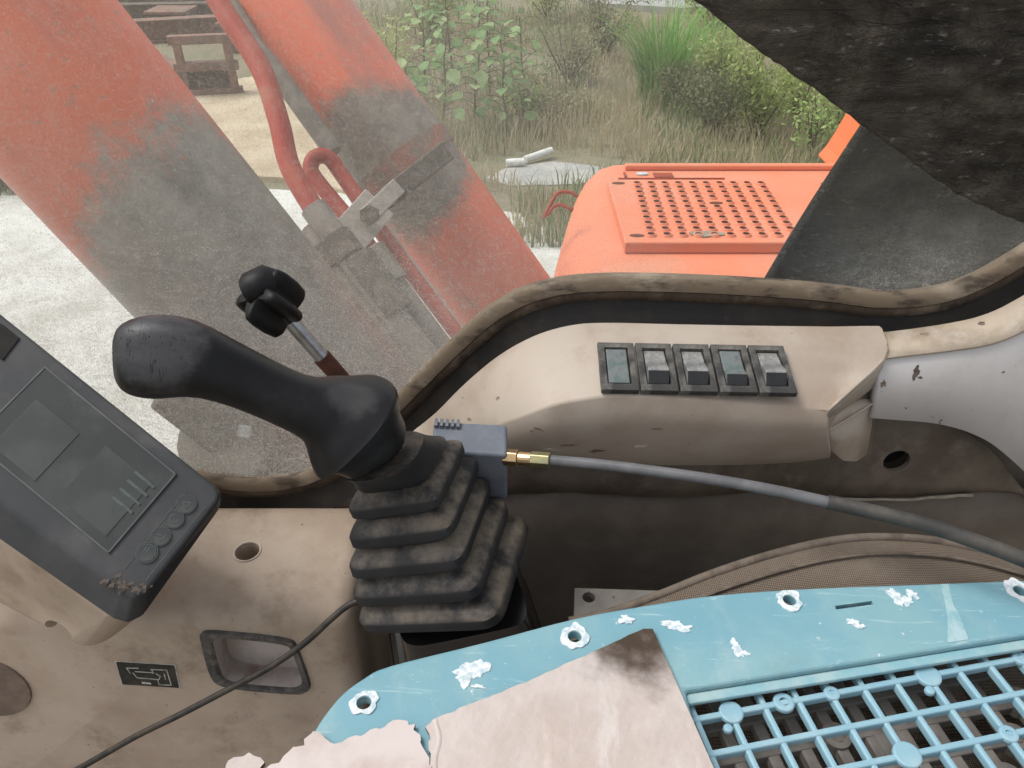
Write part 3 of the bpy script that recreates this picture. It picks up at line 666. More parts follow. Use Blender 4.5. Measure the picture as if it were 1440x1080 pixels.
# dimples: a raised punched rim round a flat disc, hole shade and dirt in its colour
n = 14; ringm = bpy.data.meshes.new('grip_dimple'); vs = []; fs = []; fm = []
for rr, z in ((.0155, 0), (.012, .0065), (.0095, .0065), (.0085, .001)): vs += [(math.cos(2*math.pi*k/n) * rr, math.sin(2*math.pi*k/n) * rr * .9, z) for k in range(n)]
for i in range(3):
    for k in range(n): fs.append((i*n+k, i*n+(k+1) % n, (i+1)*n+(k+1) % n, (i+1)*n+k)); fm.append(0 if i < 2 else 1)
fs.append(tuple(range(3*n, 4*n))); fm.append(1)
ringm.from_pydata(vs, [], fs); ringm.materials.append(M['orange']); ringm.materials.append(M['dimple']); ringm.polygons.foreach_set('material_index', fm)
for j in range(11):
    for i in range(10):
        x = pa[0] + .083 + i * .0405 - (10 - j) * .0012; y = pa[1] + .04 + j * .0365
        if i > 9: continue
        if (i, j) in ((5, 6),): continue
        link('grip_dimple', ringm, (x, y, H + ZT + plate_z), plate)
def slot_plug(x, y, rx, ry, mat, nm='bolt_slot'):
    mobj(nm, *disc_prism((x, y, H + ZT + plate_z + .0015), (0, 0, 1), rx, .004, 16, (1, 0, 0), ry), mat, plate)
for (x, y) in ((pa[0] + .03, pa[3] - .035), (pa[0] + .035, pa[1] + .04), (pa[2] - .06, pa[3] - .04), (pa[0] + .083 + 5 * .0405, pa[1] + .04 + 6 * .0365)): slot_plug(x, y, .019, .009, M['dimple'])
mobj('mud_splash', *splat((.50, 1.835, H + ZT + plate_z), (0, 0, 1), .04, .004, .3, 18, .45, (1, 0, 0), 4), worn('dried_mud', (.25, .22, .17), (.33, .3, .25), .9, 40), plate)
mobj('back_lip', *abox(.36, 1.6, 2.40, 2.425, H + ZT + .001, H + ZT + .018), M['orange'], tank, bevel=.005)
mobj('seam_or_shade_line', *abox(.33, .66, 2.318, 2.322, H + ZT + .0005, H + ZT + .006), M['orange_dark'], tank)  # dark strip standing in for the shadow line inside the back lip
mobj('filler_recess', *abox(.445, .505, 2.335, 2.372, H + ZT + .0005, H + ZT + .004), M['orange_dark'], tank)
mobj('rim_mark', *abox(.352, .358, 2.335, 2.375, H + ZT + .0005, H + ZT + .006), M['orange_dark'], tank)
mobj('oval_badge', *disc_prism((.41, 2.365, H + ZT + .005), (0, 0, 1), .02, .004, 18, (1, 0, 0), .011), M['chalk'], tank)
# hood shoulder rising at the far end
hp = [tp(1150, 248), tp(1172, 238, .03), tp(1186, 205, .12), tp(1196, 165, .22)]
rows = []
for y in (2.33, 2.50):
    rows.append([V((x, y, H + ZT + z)) for x, z in ((1.02, .001), (1.043, .035), (1.062, .08), (1.085, .15), (1.12, .26), (1.20, .42), (1.7, .46))])
hv, hf = prism(rows[0] + [V((1.7, 2.33, H + ZT + .001))], (0, .22, 0))
mobj('hood_shoulder', hv, hf, worn('clean_orange_paint', (.78, .17, .035), (.70, .17, .06), .45, 4), tank, bevel=.008)
for pts in ([(812, 276), (800, 270), (786, 271), (778, 280), (764, 307)], [(806, 296), (797, 291), (786, 288), (777, 292), (770, 303)]):
    mobj('grab_handle', *tube([pd(u, v, 2.08) for u, v in spline(pts, 5)], .0055, 8), M['orange_dark'], tank, smooth=60)

# ================================================================== CAB SIDE WALL, WINDOW
W = .60
wall = thing('cab_side_wall', (.2, W, H - 1.1), 'cab side wall with dirty window seal round the dusty glass', 'cab wall')
inner = spline([(150, 655), (275, 667), (340, 676), (400, 674), (445, 660), (486, 632), (530, 590), (575, 545), (640, 480), (700, 430), (765, 402), (850, 392), (1000, 395), (1150, 405), (1250, 416), (1345, 402), (1440, 352), (1540, 280), (1600, 200)], 6)
path = [py_(u, v, W) for u, v in inner]
def sweep_in_wall(path, prof):
    """profile points (down, out): down = away from the glass in the wall plane, out = towards the cab"""
    rings = []
    for i, p in enumerate(path):
        tt = (path[min(i + 1, len(path) - 1)] - path[max(i - 1, 0)]).normalized(); dn = V((tt.z, 0, -tt.x)).normalized()
        if dn.z > 0 and abs(tt.x) > .3: dn = -dn
        rings.append([p + dn * a + V((0, -b, 0)) for a, b in prof])
    return loft(rings)
mobj('window_seal', *sweep_in_wall(path, [(-.003, -.006), (-.004, .002), (-.002, .0045), (.001, .0056), (.006, .007), (.0088, .0068), (.0095, .004), (.0095, -.006)]), M['gasket_dust'], wall, smooth=50)
mobj('seal_shaded_half', *sweep_in_wall(path, [(.0098, -.006), (.0098, .0060), (.013, .0064), (.0185, .005), (.020, .002), (.020, -.006)]), worn('shaded_brown_seal', (.070, .048, .033), (.035, .025, .018), .8, 40, dust=(.17, .13, .095), dlo=.5, dhi=.7, dscale=26, bump=.2), wall, smooth=50)  # lower half of the seal, its shade put into a darker brown, plus dust
mobj('inner_seal', *sweep_in_wall(path, [(.0203, -.006), (.0203, .0015), (.027, .004), (.036, .008), (.043, .013), (.0435, -.006)]), M['gasket_black'], wall, smooth=30)
# glass: outline follows the seal, up out of the picture
gl = [V((p.x, W + .002, p.z)) for p in path]
top_z = H + .38
gp = [V((-.95, W + .002, gl[0].z))] + gl + [V((.95, W + .002, gl[-1].z)), V((.95, W + .002, top_z)), V((-.95, W + .002, top_z))]
gob = mobj('window_glass', *prism(gp, (0, .004, 0)), M['glass'], wall, origin=(0, W, H - .30))
# plate of the wall below the seal
wp = []
for i, p in enumerate(path):
    tt = (path[min(i + 1, len(path) - 1)] - path[max(i - 1, 0)]).normalized(); dn = V((tt.z, 0, -tt.x)).normalized()
    if dn.z > 0 and abs(tt.x) > .3: dn = -dn
    wp.append(p + dn * .0438 + V((0, -.010, 0)))
wp = [p for k, p in enumerate(wp) if k == 0 or p.x > wp[k-1].x - 1] 
keep_ = [wp[0]]
for p in wp[1:]:
    if p.x > keep_[-1].x + .001 : keep_.append(p)
poly = keep_ + [V((.95, W - .010, keep_[-1].z)), V((.95, W - .010, H - 1.25)), V((-.95, W - .010, H - 1.25)), V((-.95, W - .010, keep_[0].z))]
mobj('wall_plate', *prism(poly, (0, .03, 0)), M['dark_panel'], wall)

# black rubberised sheet hanging outside the rear half of the glass
bs = thing('black_sheet', py_(1300, 420, W + .06), 'big wrinkled black rubberised sheet draped over the rear top corner of the window', 'sheet')
def wr(am, sc_):
    def f(p, i, j):
        e_ = min(1, i * 8)
        q = V((p.x * sc_, p.z * sc_ * 2.2, 0)); return p + V((0, -am * noise.fractal(q, .9, 2.1, 4) - am * 1.6 * noise.noise((p.x * 4, p.z * 5, 2)), 0)) * (.35 + .65 * e_) + V((noise.noise(p * 130), 0, noise.noise(p * 120))) * .0012 * (1 - e_)
    return f
ea = [py_(u, v, W - .035) for u, v in ((860, -95), (975, 0), (1060, 62), (1150, 129), (1215, 177), (1290, 234), (1350, 274), (1440, 312), (1600, 345))]
eb = [py_(u, v, W - .05) for u, v in ((960, -190), (1100, -190), (1250, -190), (1400, -190), (1550, -100), (1650, 50), (1700, 200), (1700, 330))]
ea, eb = resample(ea, 110), resample(eb, 110)
mobj('upper_flap', *patch([[lerp(a, b, t_) for a, b in zip(ea, eb)] for t_ in np.linspace(0, 1, 70)], wr(.006, 20)), M['black_sheet'], bs, smooth=80, solid=.004)
ea = [py_(u, v, W + .115) for u, v in ((1232, 150), (1200, 198), (1148, 278), (1108, 342), (1075, 398), (1050, 450))]
eb = [py_(u, v, W + .11) for u, v in ((1700, 60), (1700, 150), (1700, 250), (1700, 330), (1700, 400), (1700, 470))]
ea, eb = resample(ea, 70), resample(eb, 70)
mobj('lower_sheet', *patch([[lerp(a, b, t_) for a, b in zip(ea, eb)] for t_ in np.linspace(0, 1, 80)], wr(.014, 13)), M['black_sheet_low'], bs, smooth=80, solid=.004)
mobj('hem', *tube([p + V((0, -.003, 0)) for p in ea], .0045, 8), M['black_sheet_low'], bs, smooth=60)

# white trim panel at the rear
YT = W - .055
up = [(1232, 468), (1245, 470), (1330, 458), (1385, 444), (1440, 416), (1560, 345)]
cr = [(1236, 512), (1255, 508), (1335, 499), (1390, 490), (1440, 470), (1560, 410)]
lo_ = [(1226, 588), (1252, 590), (1318, 596), (1372, 612), (1415, 640), (1500, 720)]
S = lambda pts, y: [py_(u, v, y) for u, v in spline(pts, 5)]
r0, r1, r2 = S(up, W - .022), S(cr, YT), S(lo_, YT - .016)
rw = [r0, [lerp(a, b, .35) + V((0, -.006, .002)) for a, b in zip(r0, r1)], [lerp(a, b, .8) + V((0, -.006, .003)) for a, b in zip(r0, r1)], r1, [lerp(a, b, .08) + V((0, -.001, 0)) for a, b in zip(r1, r2)], r2]
trim = thing('rear_trim_panel', r2[0], 'off white curved trim panel next to the switch console', 'trim panel')
mobj('panel', *patch(rw), M['white_trim'], trim, smooth=16, solid=.014)
mobj('dirty_edge', *patch([[p + V((0, -.0035, .003)) for p in rw[0]], [p + V((0, -.0025, 0)) for p in rw[1]], [p + V((0, -.0025, 0)) for p in rw[2]]]), worn('grimed_trim', (.47, .39, .31), (.34, .27, .20), .6, 18, dust=(.55, .5, .46), dlo=.5, dhi=.8), trim, smooth=45, solid=.002)
mobj('scuff_mark', *splat(py_(1290, 525, YT - .0015), (0, -1, .1), .004, .0006, .5, 9, 1.2, (1, 0, 0), 8), M['hole'], trim)

# brown felt panel under the trim, with bolt hole and a frayed lip
YF = W - .034
fe = thing('felt_panel', py_(1100, 760, YF), 'brown felt covered panel with a round bolt hole under the white trim', 'panel')
po = [py_(u, v, YF) for u, v in spline([(650, 560), (1180, 560), (1300, 585), (1385, 625), (1440, 690), (1500, 760)], 5)]
lo2 = [py_(u, v, YF - .004) for u, v in ((1500, 765), (1190, 690), (1120, 692), (900, 690), (640, 690))]
rowsA = resample(po, 40); rowsB = [V((p.x, YF - .006 + .004 * math.sin(p.x * 30), py_(0, 690, YF).z + .002 * noise.noise((p.x * 60, 0, 0)))) for p in rowsA]
up_ = mobj('upper_felt', *patch([[lerp(a, b, t_) for a, b in zip(rowsA, rowsB)] for t_ in (0, .2, .4, .6, .8, 1)], lambda p, i, j: p + V((0, -.004 * math.sin(math.pi * i) + .002 * noise.noise(p * 25), 0))), M['brown_panel'], fe, smooth=60, solid=.004)
bake(up_)
hc = py_(1258, 644, YF - .004)
cut(up_, [disc_prism(hc + V((0, -.03, 0)), (0, -1, 0), .0125, .06, 20)])
rowsC = [V((p.x, YF + .004, p.z)) for p in rowsB]; rowsD = [V((p.x, YF + .002, H - 1.1)) for p in rowsB]
mobj('lower_felt', *patch([[lerp(a, b, t_) for a, b in zip(rowsC, rowsD)] for t_ in (0, .1, .3, .6, 1)]), M['dark_panel'], fe, smooth=60, solid=.004)  # darker colour than the upper felt, the seat's shadow put into it
lipv = [p + V((0, -.0035, .0005 * noise.noise(p * 200))) for p in rowsB if py_(1175, 690, YF).x < p.x < py_(1372, 690, YF).x]
mobj('frayed_edge', *tube(lipv, [.0012 + .0012 * abs(noise.noise(p * 90)) for p in lipv], 6), worn('frayed_thread', (.42, .37, .31), (.30, .26, .21), .9, 60), fe)
mobj('bolt_recess', *disc_prism(hc + V((0, .012, 0)), (0, -1, 0), .016, .004), M['hole'], fe)

# ================================================================== SWITCH CONSOLE
YB = W - .022; YA = W - .105
st_px = [  # back, crease A, crease B, belly C, in pixels
 ((572, 612), (580, 622), (584, 630), (590, 640)),
 ((612, 580), (630, 614), (640, 626), (650, 642)),
 ((652, 540), (682, 602), (692, 624), (700, 645)),
 ((700, 500), (728, 588), (742, 616), (748, 648)),
 ((750, 472), (776, 570), (790, 606), (795, 650)),
 ((800, 457), (826, 560), (838, 600), (842, 652)),
 ((850, 453), (868, 556), (876, 597), (880, 654)),
 ((950, 455), (954, 560), (960, 598), (962, 655)),
 ((1060, 457), (1040, 567), (1046, 602), (1048, 654)),
 ((1150, 458), (1120, 573), (1122, 605), (1124, 650)),
 ((1236, 459), (1166, 578), (1164, 606), (1168, 644))]
def fine_stations(st, n):
    flat = [tuple(x for p in row for x in p) for row in st]
    return [tuple((q[2 * i], q[2 * i + 1]) for i in range(4)) for q in spline(flat, n)]
rings = []
for k, (b, a, c_, d_) in enumerate(fine_stations(st_px, 4)):
    f = min(1, k / 16); f = f * f * (3 - 2 * f); ya = YB - .012 - (YB - .012 - YA) * f
    B_, A_ = py_(*b, YB), py_(*a, ya); C_ = py_(*c_, ya - .004); D_ = py_(*d_, ya + .030 * f)
    ring = []
    for t_ in np.linspace(0, 1, 6): ring.append(lerp(B_, A_, t_) + V((0, 0, .004 * math.sin(math.pi * t_) * f)))
    ring += [lerp(A_, C_, .5) + V((0, -.0015, 0)), C_, lerp(C_, D_, .5) + V((0, -.006 * f, -.002)), D_, V((D_.x, YB, D_.z - .004)), V((B_.x, YB + .002, B_.z - .004))]
    rings.append(ring)
console = thing('switch_console', rings[24][9], 'beige switch console with five rocker switches under the window', 'switch console')
housing = mobj('housing', *loft(rings), M['beige'], console, smooth=50, bevel=.005, seg=3)
# right end: slanted cheek with a folded flap
TPN = (rings[28][5] - rings[28][0]).cross(rings[36][0] - rings[28][0]).normalized()
def ontop(u, v): return ppl(u, v, rings[28][0] + V((0, 0, .002)), TPN)
def yend(u): return YA + .002 + (u - 1165) / 80 * .052
def pe(u, v, dy=0): return py_(u, v, yend(u) + dy)
eu = [(1160, 566), (1166, 578), (1185, 561), (1205, 543), (1225, 525), (1243, 507), (1250, 488)]
edge_t = [ontop(*q) for q in eu[1:]]
if TPN.z < 0: TPN = -TPN
edge6 = resample(edge_t[::-1], 6); edge6[0] = ontop(1240, 462); edge6[1] = ontop(1250, 488)
edge6 = resample([edge6[0], edge6[1]] + edge_t[::-1][1:], 9)
def r9(rg): return resample(rg[:6], 9)
mobj('end_top', *patch([[p - TPN * .0008 for p in r9(rings[-4])], [p + TPN * .0003 for p in r9(rings[-2])], [p + TPN * .0005 for p in r9(rings[-1])], [p + TPN * .0003 for p in edge6], [p - TPN * .004 for p in edge6]]), M['beige'], console, smooth=60, origin=wloc(housing))
lowr = [pe(1166, 592), pe(1184, 578, .004), pe(1203, 564, .006), pe(1222, 550, .006), pe(1240, 536, .004), pe(1247, 520, .004)]
mobj('end_cheek', *patch([[p + TPN * .0004 for p in edge_t], [lerp(a, b, .45) + V((0, .001, 0)) for a, b in zip(edge_t, lowr)], lowr, [p + V((0, .03, -.03)) for p in lowr]]), M['beige'], console, smooth=40, solid=.002)
ridge = [pe(1166, 604, -.001), pe(1187, 592, -.001), pe(1208, 579, -.001), pe(1230, 565, -.001)]
back_ = [pe(1163, 586, .003), pe(1178, 571, .010), pe(1202, 561, .014), pe(1231, 560, .010)]
mobj('end_flap', *patch([back_, [lerp(a, b, .5) for a, b in zip(back_, ridge)], ridge]), M['beige'], console, smooth=30, solid=.002)
fr_t = [p + V((0, 0, -.0006)) for p in ridge]; fr_b = [pe(1168, 634, .010), pe(1186, 648, .012), pe(1204, 649, .012), pe(1219, 640, .010)]
mobj('end_flap', *patch([fr_t, [lerp(a, b, .5) + V((0, -.0015, 0)) for a, b in zip(fr_t, fr_b)], fr_b, [p + V((0, .03, .004)) for p in fr_b]]), M['beige'], console, smooth=30, solid=.002)
mobj('flap_ridge', *tube([p + V((0, -.0006, .0004)) for p in ridge], .0008, 6), M['beige_lit'], console)
mobj('end_filler', *prism([pe(1160, 600, .012), pe(1240, 530, .012), pe(1236, 560, .014), pe(1224, 640, .016), pe(1165, 640, .014)], (0, .02, 0)), M['dark_panel'], console)
# rocker switches: seated in the sloping top face
pl0, pl1, pl2 = rings[28][0], rings[28][5], rings[36][0]
tn = (pl1 - pl0).cross(pl2 - pl0).normalized()
if tn.z < 0: tn = -tn
base_p = lerp(rings[28][2], rings[28][3], .5)
swc = [(868, 519, 'flush'), (920, 520, 'rock'), (973, 521, 'rock'), (1028, 522, 'mid'), (1084, 523, 'rock')]
e1_ = (ppl(1084, 523, base_p, tn) - ppl(868, 519, base_p, tn)).normalized(); e2_ = e1_.cross(tn).normalized()
if e2_.y > 0: e2_ = -e2_
pitch = (ppl(1084, 523, base_p, tn) - ppl(868, 519, base_p, tn)).length / 4
hw = pitch / 2 - .0008
hh = (ppl(920, 552, base_p, tn) - ppl(920, 486, base_p, tn)).length / 2
SWF = worn('dusty_switch_frame', (.035, .034, .033), (.095, .09, .082), .6, 60, dust=(.20, .185, .165), dlo=.45, dhi=.75, dscale=70)
SWR = worn('dusty_switch_rocker', (.15, .152, .152), (.29, .285, .27), .6, 90, dust=(.10, .10, .104), dlo=.5, dhi=.8, dscale=130)
SWG = worn('greenish_dusty_switch', (.10, .13, .127), (.20, .22, .21), .6, 80, dust=(.075, .075, .09), dlo=.48, dhi=.72, dscale=80)
for i, (u, v, kd) in enumerate(swc):
    c_ = ppl(868, 519, base_p, tn) + e1_ * pitch * i + tn * .0018
    shear = e1_ * .0
    sw = mobj('rocker_switch', *box(c_, e1_ * hw, e2_ * hh, tn * .0026), SWF, console, bevel=.0006)
    bake(sw); cut(sw, [box(c_ + tn * .004 - e2_ * .0005, e1_ * (hw - .0052), e2_ * (hh - .0062), tn * .0052)])
    mobj('switch_well', *box(c_ - tn * .0008 - e2_ * .0005, e1_ * (hw - .0053), e2_ * (hh - .0063), tn * .0008), M['hole'], sw)
    rw_ = hw - .0064; T, Bm = -(hh - .0068), hh - .0082
    prof = {'flush': [(T, .0016), (Bm, .0018), (Bm, -.001), (T, -.001)], 'rock': [(T, .0004), (T * .2, .0034), (Bm * .40, .0082), (Bm * .52, .0078), (Bm, .0006), (Bm, -.001), (T, -.001)],
            'mid': [(T, .0018), (Bm * .1, .0022), (Bm * .58, .0066), (Bm, .0006), (Bm, -.001), (T, -.001)]}[kd]
    if kd == 'mid': T -= .002
    o = mobj('rocker', *prism([c_ + e2_ * a + tn * b - e1_ * rw_ for a, b in prof], e1_ * rw_ * 2), None, sw, bevel=.0009, mats=[SWG if kd != 'rock' else SWR, M['black_plastic']])
    fm = [1 if (p_.normal.dot(e2_) > .35) else 0 for p_ in o.data.polygons]; o.data.polygons.foreach_set('material_index', fm)
for u, v, r_, mt, sd_ in ((758, 604, .006, M['hole'], 1), (900, 640, .009, M['plate'], 2), (922, 604, .005, M['hole'], 3)): pass

# ================================================================== LEFT CONSOLE
ZC = -.56
lc = thing('front_side_console', (-.45, .5, H - 1.0), 'dirty beige side console with oval recess and small black sticker', 'console')
xr = pz(492, 862, ZC).x; yf = pz(350, 866, ZC).y
FB = .05     # the face leans this much towards the seat at the foot
body_poly = [(yf, ZC), (W - .012, ZC + .0), (W - .012, -1.2), (yf - FB, -1.2)]
bx = mobj('console_body', *prism([V((-.95, y, H + z)) for y, z in body_poly], (xr + .95, 0, 0)), M['beige_dirty'], lc, bevel=.020, seg=6)
bake(bx)
ftop = V((0, yf, H + ZC)); fn = V((0, -(1.2 + ZC), 0)) ; fn = V((0, -1, -FB / (1.2 + ZC))).normalized() * 1.0
fn = V((0, -1, FB / (1.2 + ZC) * 1.0)).normalized()
def onface(u, v): return ppl(u, v, ftop, fn)
top_c = pz(348, 776, ZC)
ash_px = [(281, 893), (290, 886), (330, 888), (380, 893), (410, 899), (418, 908), (427, 930), (437, 962), (430, 971), (415, 973), (360, 969), (318, 963), (300, 954), (290, 930)]
def scale_px(pts, s_, dx=0, dy=0):
    cx, cy = sum(p[0] for p in pts) / len(pts), sum(p[1] for p in pts) / len(pts); return [(cx + (x - cx) * s_ + dx, cy + (y - cy) * s_ + dy) for x, y in pts]
out_ = [onface(*p) for p in spline(ash_px + [ash_px[0]], 3)[:-1]]
inn = [onface(*p) for p in spline(scale_px(ash_px, .80, 2, 2) + [scale_px(ash_px, .80, 2, 2)[0]], 3)[:-1]]
cut(bx, [disc_prism(top_c + V((0, 0, .02)), (0, 0, 1), .0115, .07, 24), prism([p + fn * .02 for p in out_], -fn * .075)], M['beige_dirty'])
bx.data.polygons.foreach_set('use_smooth', [True] * len(bx.data.polygons)); bx.data.set_sharp_from_angle(angle=R(40))
mobj('bolt_hole_rim', *loft([[top_c + V((math.cos(a) * r_, math.sin(a) * r_, z)) for a in np.linspace(0, 2 * math.pi, 24, endpoint=False)] for r_, z in ((.0135, .0004), (.0130, .0012), (.0118, .0012), (.0114, -.004))], cap=False), M['beige_lit'], lc)
# recess liner
dv = -fn * .024 + V((.0, 0, -.002))
vs, fs = loft([[p + fn * .0 for p in out_], [lerp(a, b, .1) + fn * .0035 for a, b in zip(out_, inn)], [lerp(a, b, .75) + fn * .003 for a, b in zip(out_, inn)], inn, [p + dv * .5 for p in inn], [p + dv for p in inn]], cap=False)
n0 = len(out_); fs.append(tuple(range(5 * n0, 6 * n0)))
ASH = worn('worn_dark_tray', (.055, .053, .055), (.11, .105, .10), .6, 40, dust=(.21, .18, .155), dlo=.48, dhi=.7, dscale=60)
ASHI = worn('dusty_tray_inside', (.46, .41, .39), (.34, .29, .26), .75, 20, dust=(.16, .075, .07), dlo=.55, dhi=.8)
fm = [0] * (3 * n0) + [1] * (2 * n0) + [1]
o = mobj('recess_tray', vs, fs, ASH, lc, smooth=40, mats=[ASH, ASHI], fm=fm)
sp = onface(375, 957) + dv * .55
# sticker: black plate with a white line diagram
stq = [onface(164, 930), onface(245, 935), onface(252, 966), onface(173, 961)]
so_ = mobj('sticker', *prism([p + fn * .0012 for p in stq], -fn * .001), M['sticker'], lc)
rimq = [lerp(p, sum(stq, V()) / 4, -.05) for p in stq]
mobj('sticker_border', *prism([p + fn * .0005 for p in rimq], -fn * .0004), M['etch_white'], so_)
def sq(a, b): return lerp(lerp(stq[0], stq[1], a), lerp(stq[3], stq[2], a), b) + fn * .0012
for pl_ in ([(.20, .45), (.16, .22), (.36, .20)], [(.36, .20), (.36, .22)], [(.25, .44), (.30, .64), (.68, .66), (.72, .5), (.66, .40)], [(.60, .22), (.60, .40)], [(.58, .22), (.86, .20), (.88, .88), (.66, .90), (.66, .70)], [(.80, .40), (.80, .62)], [(.30, .36), (.62, .36)]):
    mobj('diagram_line', *ring_line([sq(*p) for p in pl_], .0009, fn, .0003), M['etch_white'], so_)
mobj('caption', *ring_line([sq(.38, .86), sq(.50, .87)], .0022, fn, .0003), M['etch_white'], so_)
# foot recess at the lower left: flat disc with the recess shade in its colour
dc = onface(-20, 965)
mobj('recess_shade_disc', *disc_prism(dc + fn * .002, fn, .042, .004, 28), worn('recess_shade', (.15, .11, .09), (.22, .165, .13), .7, 30), lc, bevel=.001)

# black cable across the console
cab = spline([(520, 842, .60), (492, 850, .60), (465, 871, .60), (430, 903, .605), (380, 938, .61), (320, 970, .615), (255, 1004, .62), (190, 1036, .63), (105, 1084, .65), (20, 1125, .66)], 6)
o = mobj('cable', *tube([pd(u, v, d) for u, v, d in cab], .0026, 8), M['cable'], smooth=60); tagit(o, 'thin black cable running across the beige side console', 'cable')

# ================================================================== MONITOR ON ITS POD
mon = thing('gauge_monitor', pd(150, 760, .58), 'dark grey gauge monitor with dull screen and four round buttons', 'monitor')
a_, b__, c__ = pd(308, 693, .60), pd(190, 838, .565), pd(0, 440, .60)
mn = (b__ - a_).cross(c__ - a_).normalized()
if mn.z < 0: mn = -mn
def mo(u, v, h=0): return ppl(u, v, a_, mn) + mn * h
fpoly = [(-160, 311), (285, 669), (303, 684), (309, 694), (307, 704), (214, 820), (204, 832), (190, 838), (172, 830), (-160, 592)]
fp = [mo(*p) for p in fpoly]
tv = pd(0, 762, .615) - pd(0, 705, .578)
bpoly = [(-160, 330), (288, 676), (309, 689), (312, 700), (309, 717), (214, 851), (202, 868), (180, 879), (158, 872), (-160, 650)]
bp = [ppl(u, v, a_ - mn * .016, mn) for u, v in bpoly]
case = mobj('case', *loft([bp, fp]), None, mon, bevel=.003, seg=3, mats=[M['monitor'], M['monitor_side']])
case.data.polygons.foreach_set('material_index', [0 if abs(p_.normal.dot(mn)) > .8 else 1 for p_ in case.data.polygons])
scr = [mo(u, v, .0003) for u, v in ((64, 517), (217, 706), (153, 777), (-140, 567), (-60, 430))]
scr = [mo(u, v, .0) for u, v in ((66, 516), (218, 704), (154, 778), (-150, 552), (-150, 345))]
def qm(a, b, h=0.0):  # screen frame: a along the long side, b across
    return lerp(lerp(mo(0, 0), mo(0, 0), 0), mo(0, 0), 0)
S0, S1, S2 = mo(64, 517), mo(247, 667), mo(153, 777)
S3 = S0 + (S2 - S1)
sc_q = [S0, S1, S2, S2 + (S0 - S1)]
mobj('screen', *prism([p + mn * .0011 for p in sc_q], -mn * .001), M['screen'], case)
mobj('screen_border', *ring_line(sc_q + [sc_q[0]], .0012, mn, .0016), worn('screen_edge', (.085, .088, .09), (.12, .12, .12), .5, 40), case)
def sc(a, b): return S0 + (S1 - S0) * a + (S2 - S1) * b
mobj('display_field', *prism([sc(a, b) + mn * .0016 for a, b in ((.10, .30), (.42, .30), (.42, .92), (.10, .92))], -mn * .0004), M['lcd'], case, bevel=.0001)
mobj('display_field', *prism([sc(a, b) + mn * .0016 for a, b in ((.58, .22), (.93, .22), (.93, .90), (.58, .90))], -mn * .0004), M['lcd'], case)
for k in range(4):
    bb = .24 + k * .11
    mobj('display_digit', *ring_line([sc(.82, bb) + mn * .0016, sc(.95, bb) + mn * .0016], .0022, mn, .0002), M['etch'], case)
for k, (u, v, rr) in enumerate(((207, 777, .0076), (226, 754, .0070), (245, 730, .0070), (262, 709, .0072))):
    c_ = mo(u, v, .0); ee = (S1 - S2).normalized(); e3_ = mn.cross(ee)
    bt = mobj('button', *disc_prism(c_ + mn * .0012, mn, rr * .92, .001, 28), M['monitor'], case)
    for r2_ in ((rr,) if k else (rr, rr * .8)):
        pts = [c_ + (ee * math.cos(a) + e3_ * math.sin(a)) * r2_ for a in np.linspace(0, 2 * math.pi, 29)]
        mobj('button_ring', *ring_line([p + mn * .0012 for p in pts], .0006, mn, .0002), M['etch'], bt)
    if k == 0: ic = [[(-.5, 0), (.5, .1)], [(-.2, .3), (.3, .35)]]
    elif k == 1: ic = [[(-.4, .35), (-.4, -.35), (.4, -.35)], [(0, .4), (.1, -.1)]]
    elif k == 2: ic = [[(.45 * math.cos(t_), .45 * math.sin(t_)) for t_ in np.linspace(.6, 5, 9)]]
    else: ic = [[(-.4, -.3), (0, .45), (.4, -.3), (-.4, -.3)]]
    for l_ in ic: mobj('button_icon', *ring_line([c_ + (ee * x + e3_ * y) * rr + mn * .0012 for x, y in l_], .0008, mn, .0002), M['etch'], bt)
mobj('panel_line', *ring_line([mo(u, v) for u, v in ((206, 815), (290, 712))], .0007, mn, .0003), M['etch'], case)
mobj('panel_line', *ring_line([mo(u, v) for u, v in ((176, 800), (262, 690))], .0006, mn, .0003), worn('faint_line', (.07, .075, .08), (.09, .09, .09), .6, 40), case)
mobj('port', *prism([mo(u, v, .0012) for u, v in ((-30, 440), (6, 458), (28, 476), (4, 507), (-40, 475))], -mn * .001), M['hole'], case)
CHIP = worn('chipped_paint', (.12, .095, .08), (.04, .036, .033), .9, 150)
rc = random.Random(5)
for k in range(22):
    u, v = 158 + rc.gauss(0, 9) + k * 1.6, 824 + rc.gauss(0, 5) - k * .1
    if v > 834 or v < 790: continue
    mobj('chipped_spot', *splat(mo(u, v) - mn * .0001, mn, rc.uniform(.0008, .0034), .0003, .5, 10, rc.uniform(.4, .9), ee, 50 + k), CHIP, case)
# beige pod under the monitor
gp = [ppl(u, v, a_ - mn * .0165, mn) for u, v in ((-160, 340), (262, 676), (286, 704), (206, 838), (176, 866), (152, 862), (-160, 640))]
gq = [pd(u, v, d) for u, v, d in ((-160, 420, .75), (270, 740, .70), (262, 770, .68), (196, 868, .655), (136, 914, .638), (112, 912, .636), (-160, 770, .64))]
pod_v = V((0, 0, -.04)); pod = thing('monitor_pod', gp[3] + pod_v, 'beige pod carrying the gauge monitor above the side console', 'console pod')
pb = mobj('pod_body', *loft([gq, gp]), M['beige_dirty'], pod, bevel=.010, seg=4)
bake(pb); pb.data.polygons.foreach_set('use_smooth', [True] * len(pb.data.polygons)); pb.data.set_sharp_from_angle(angle=R(40))
# bolt hole on the side of the pod
pn = (gp[6] - gp[5]).cross(gq[5] - gp[5]).normalized()
if pn.y > 0: pn = -pn
hc2 = ppl(84, 886, gp[5], pn)
cut(pb, [disc_prism(hc2 + pn * .02, pn, .0125, .045, 24, (gp[6] - gp[5]))])

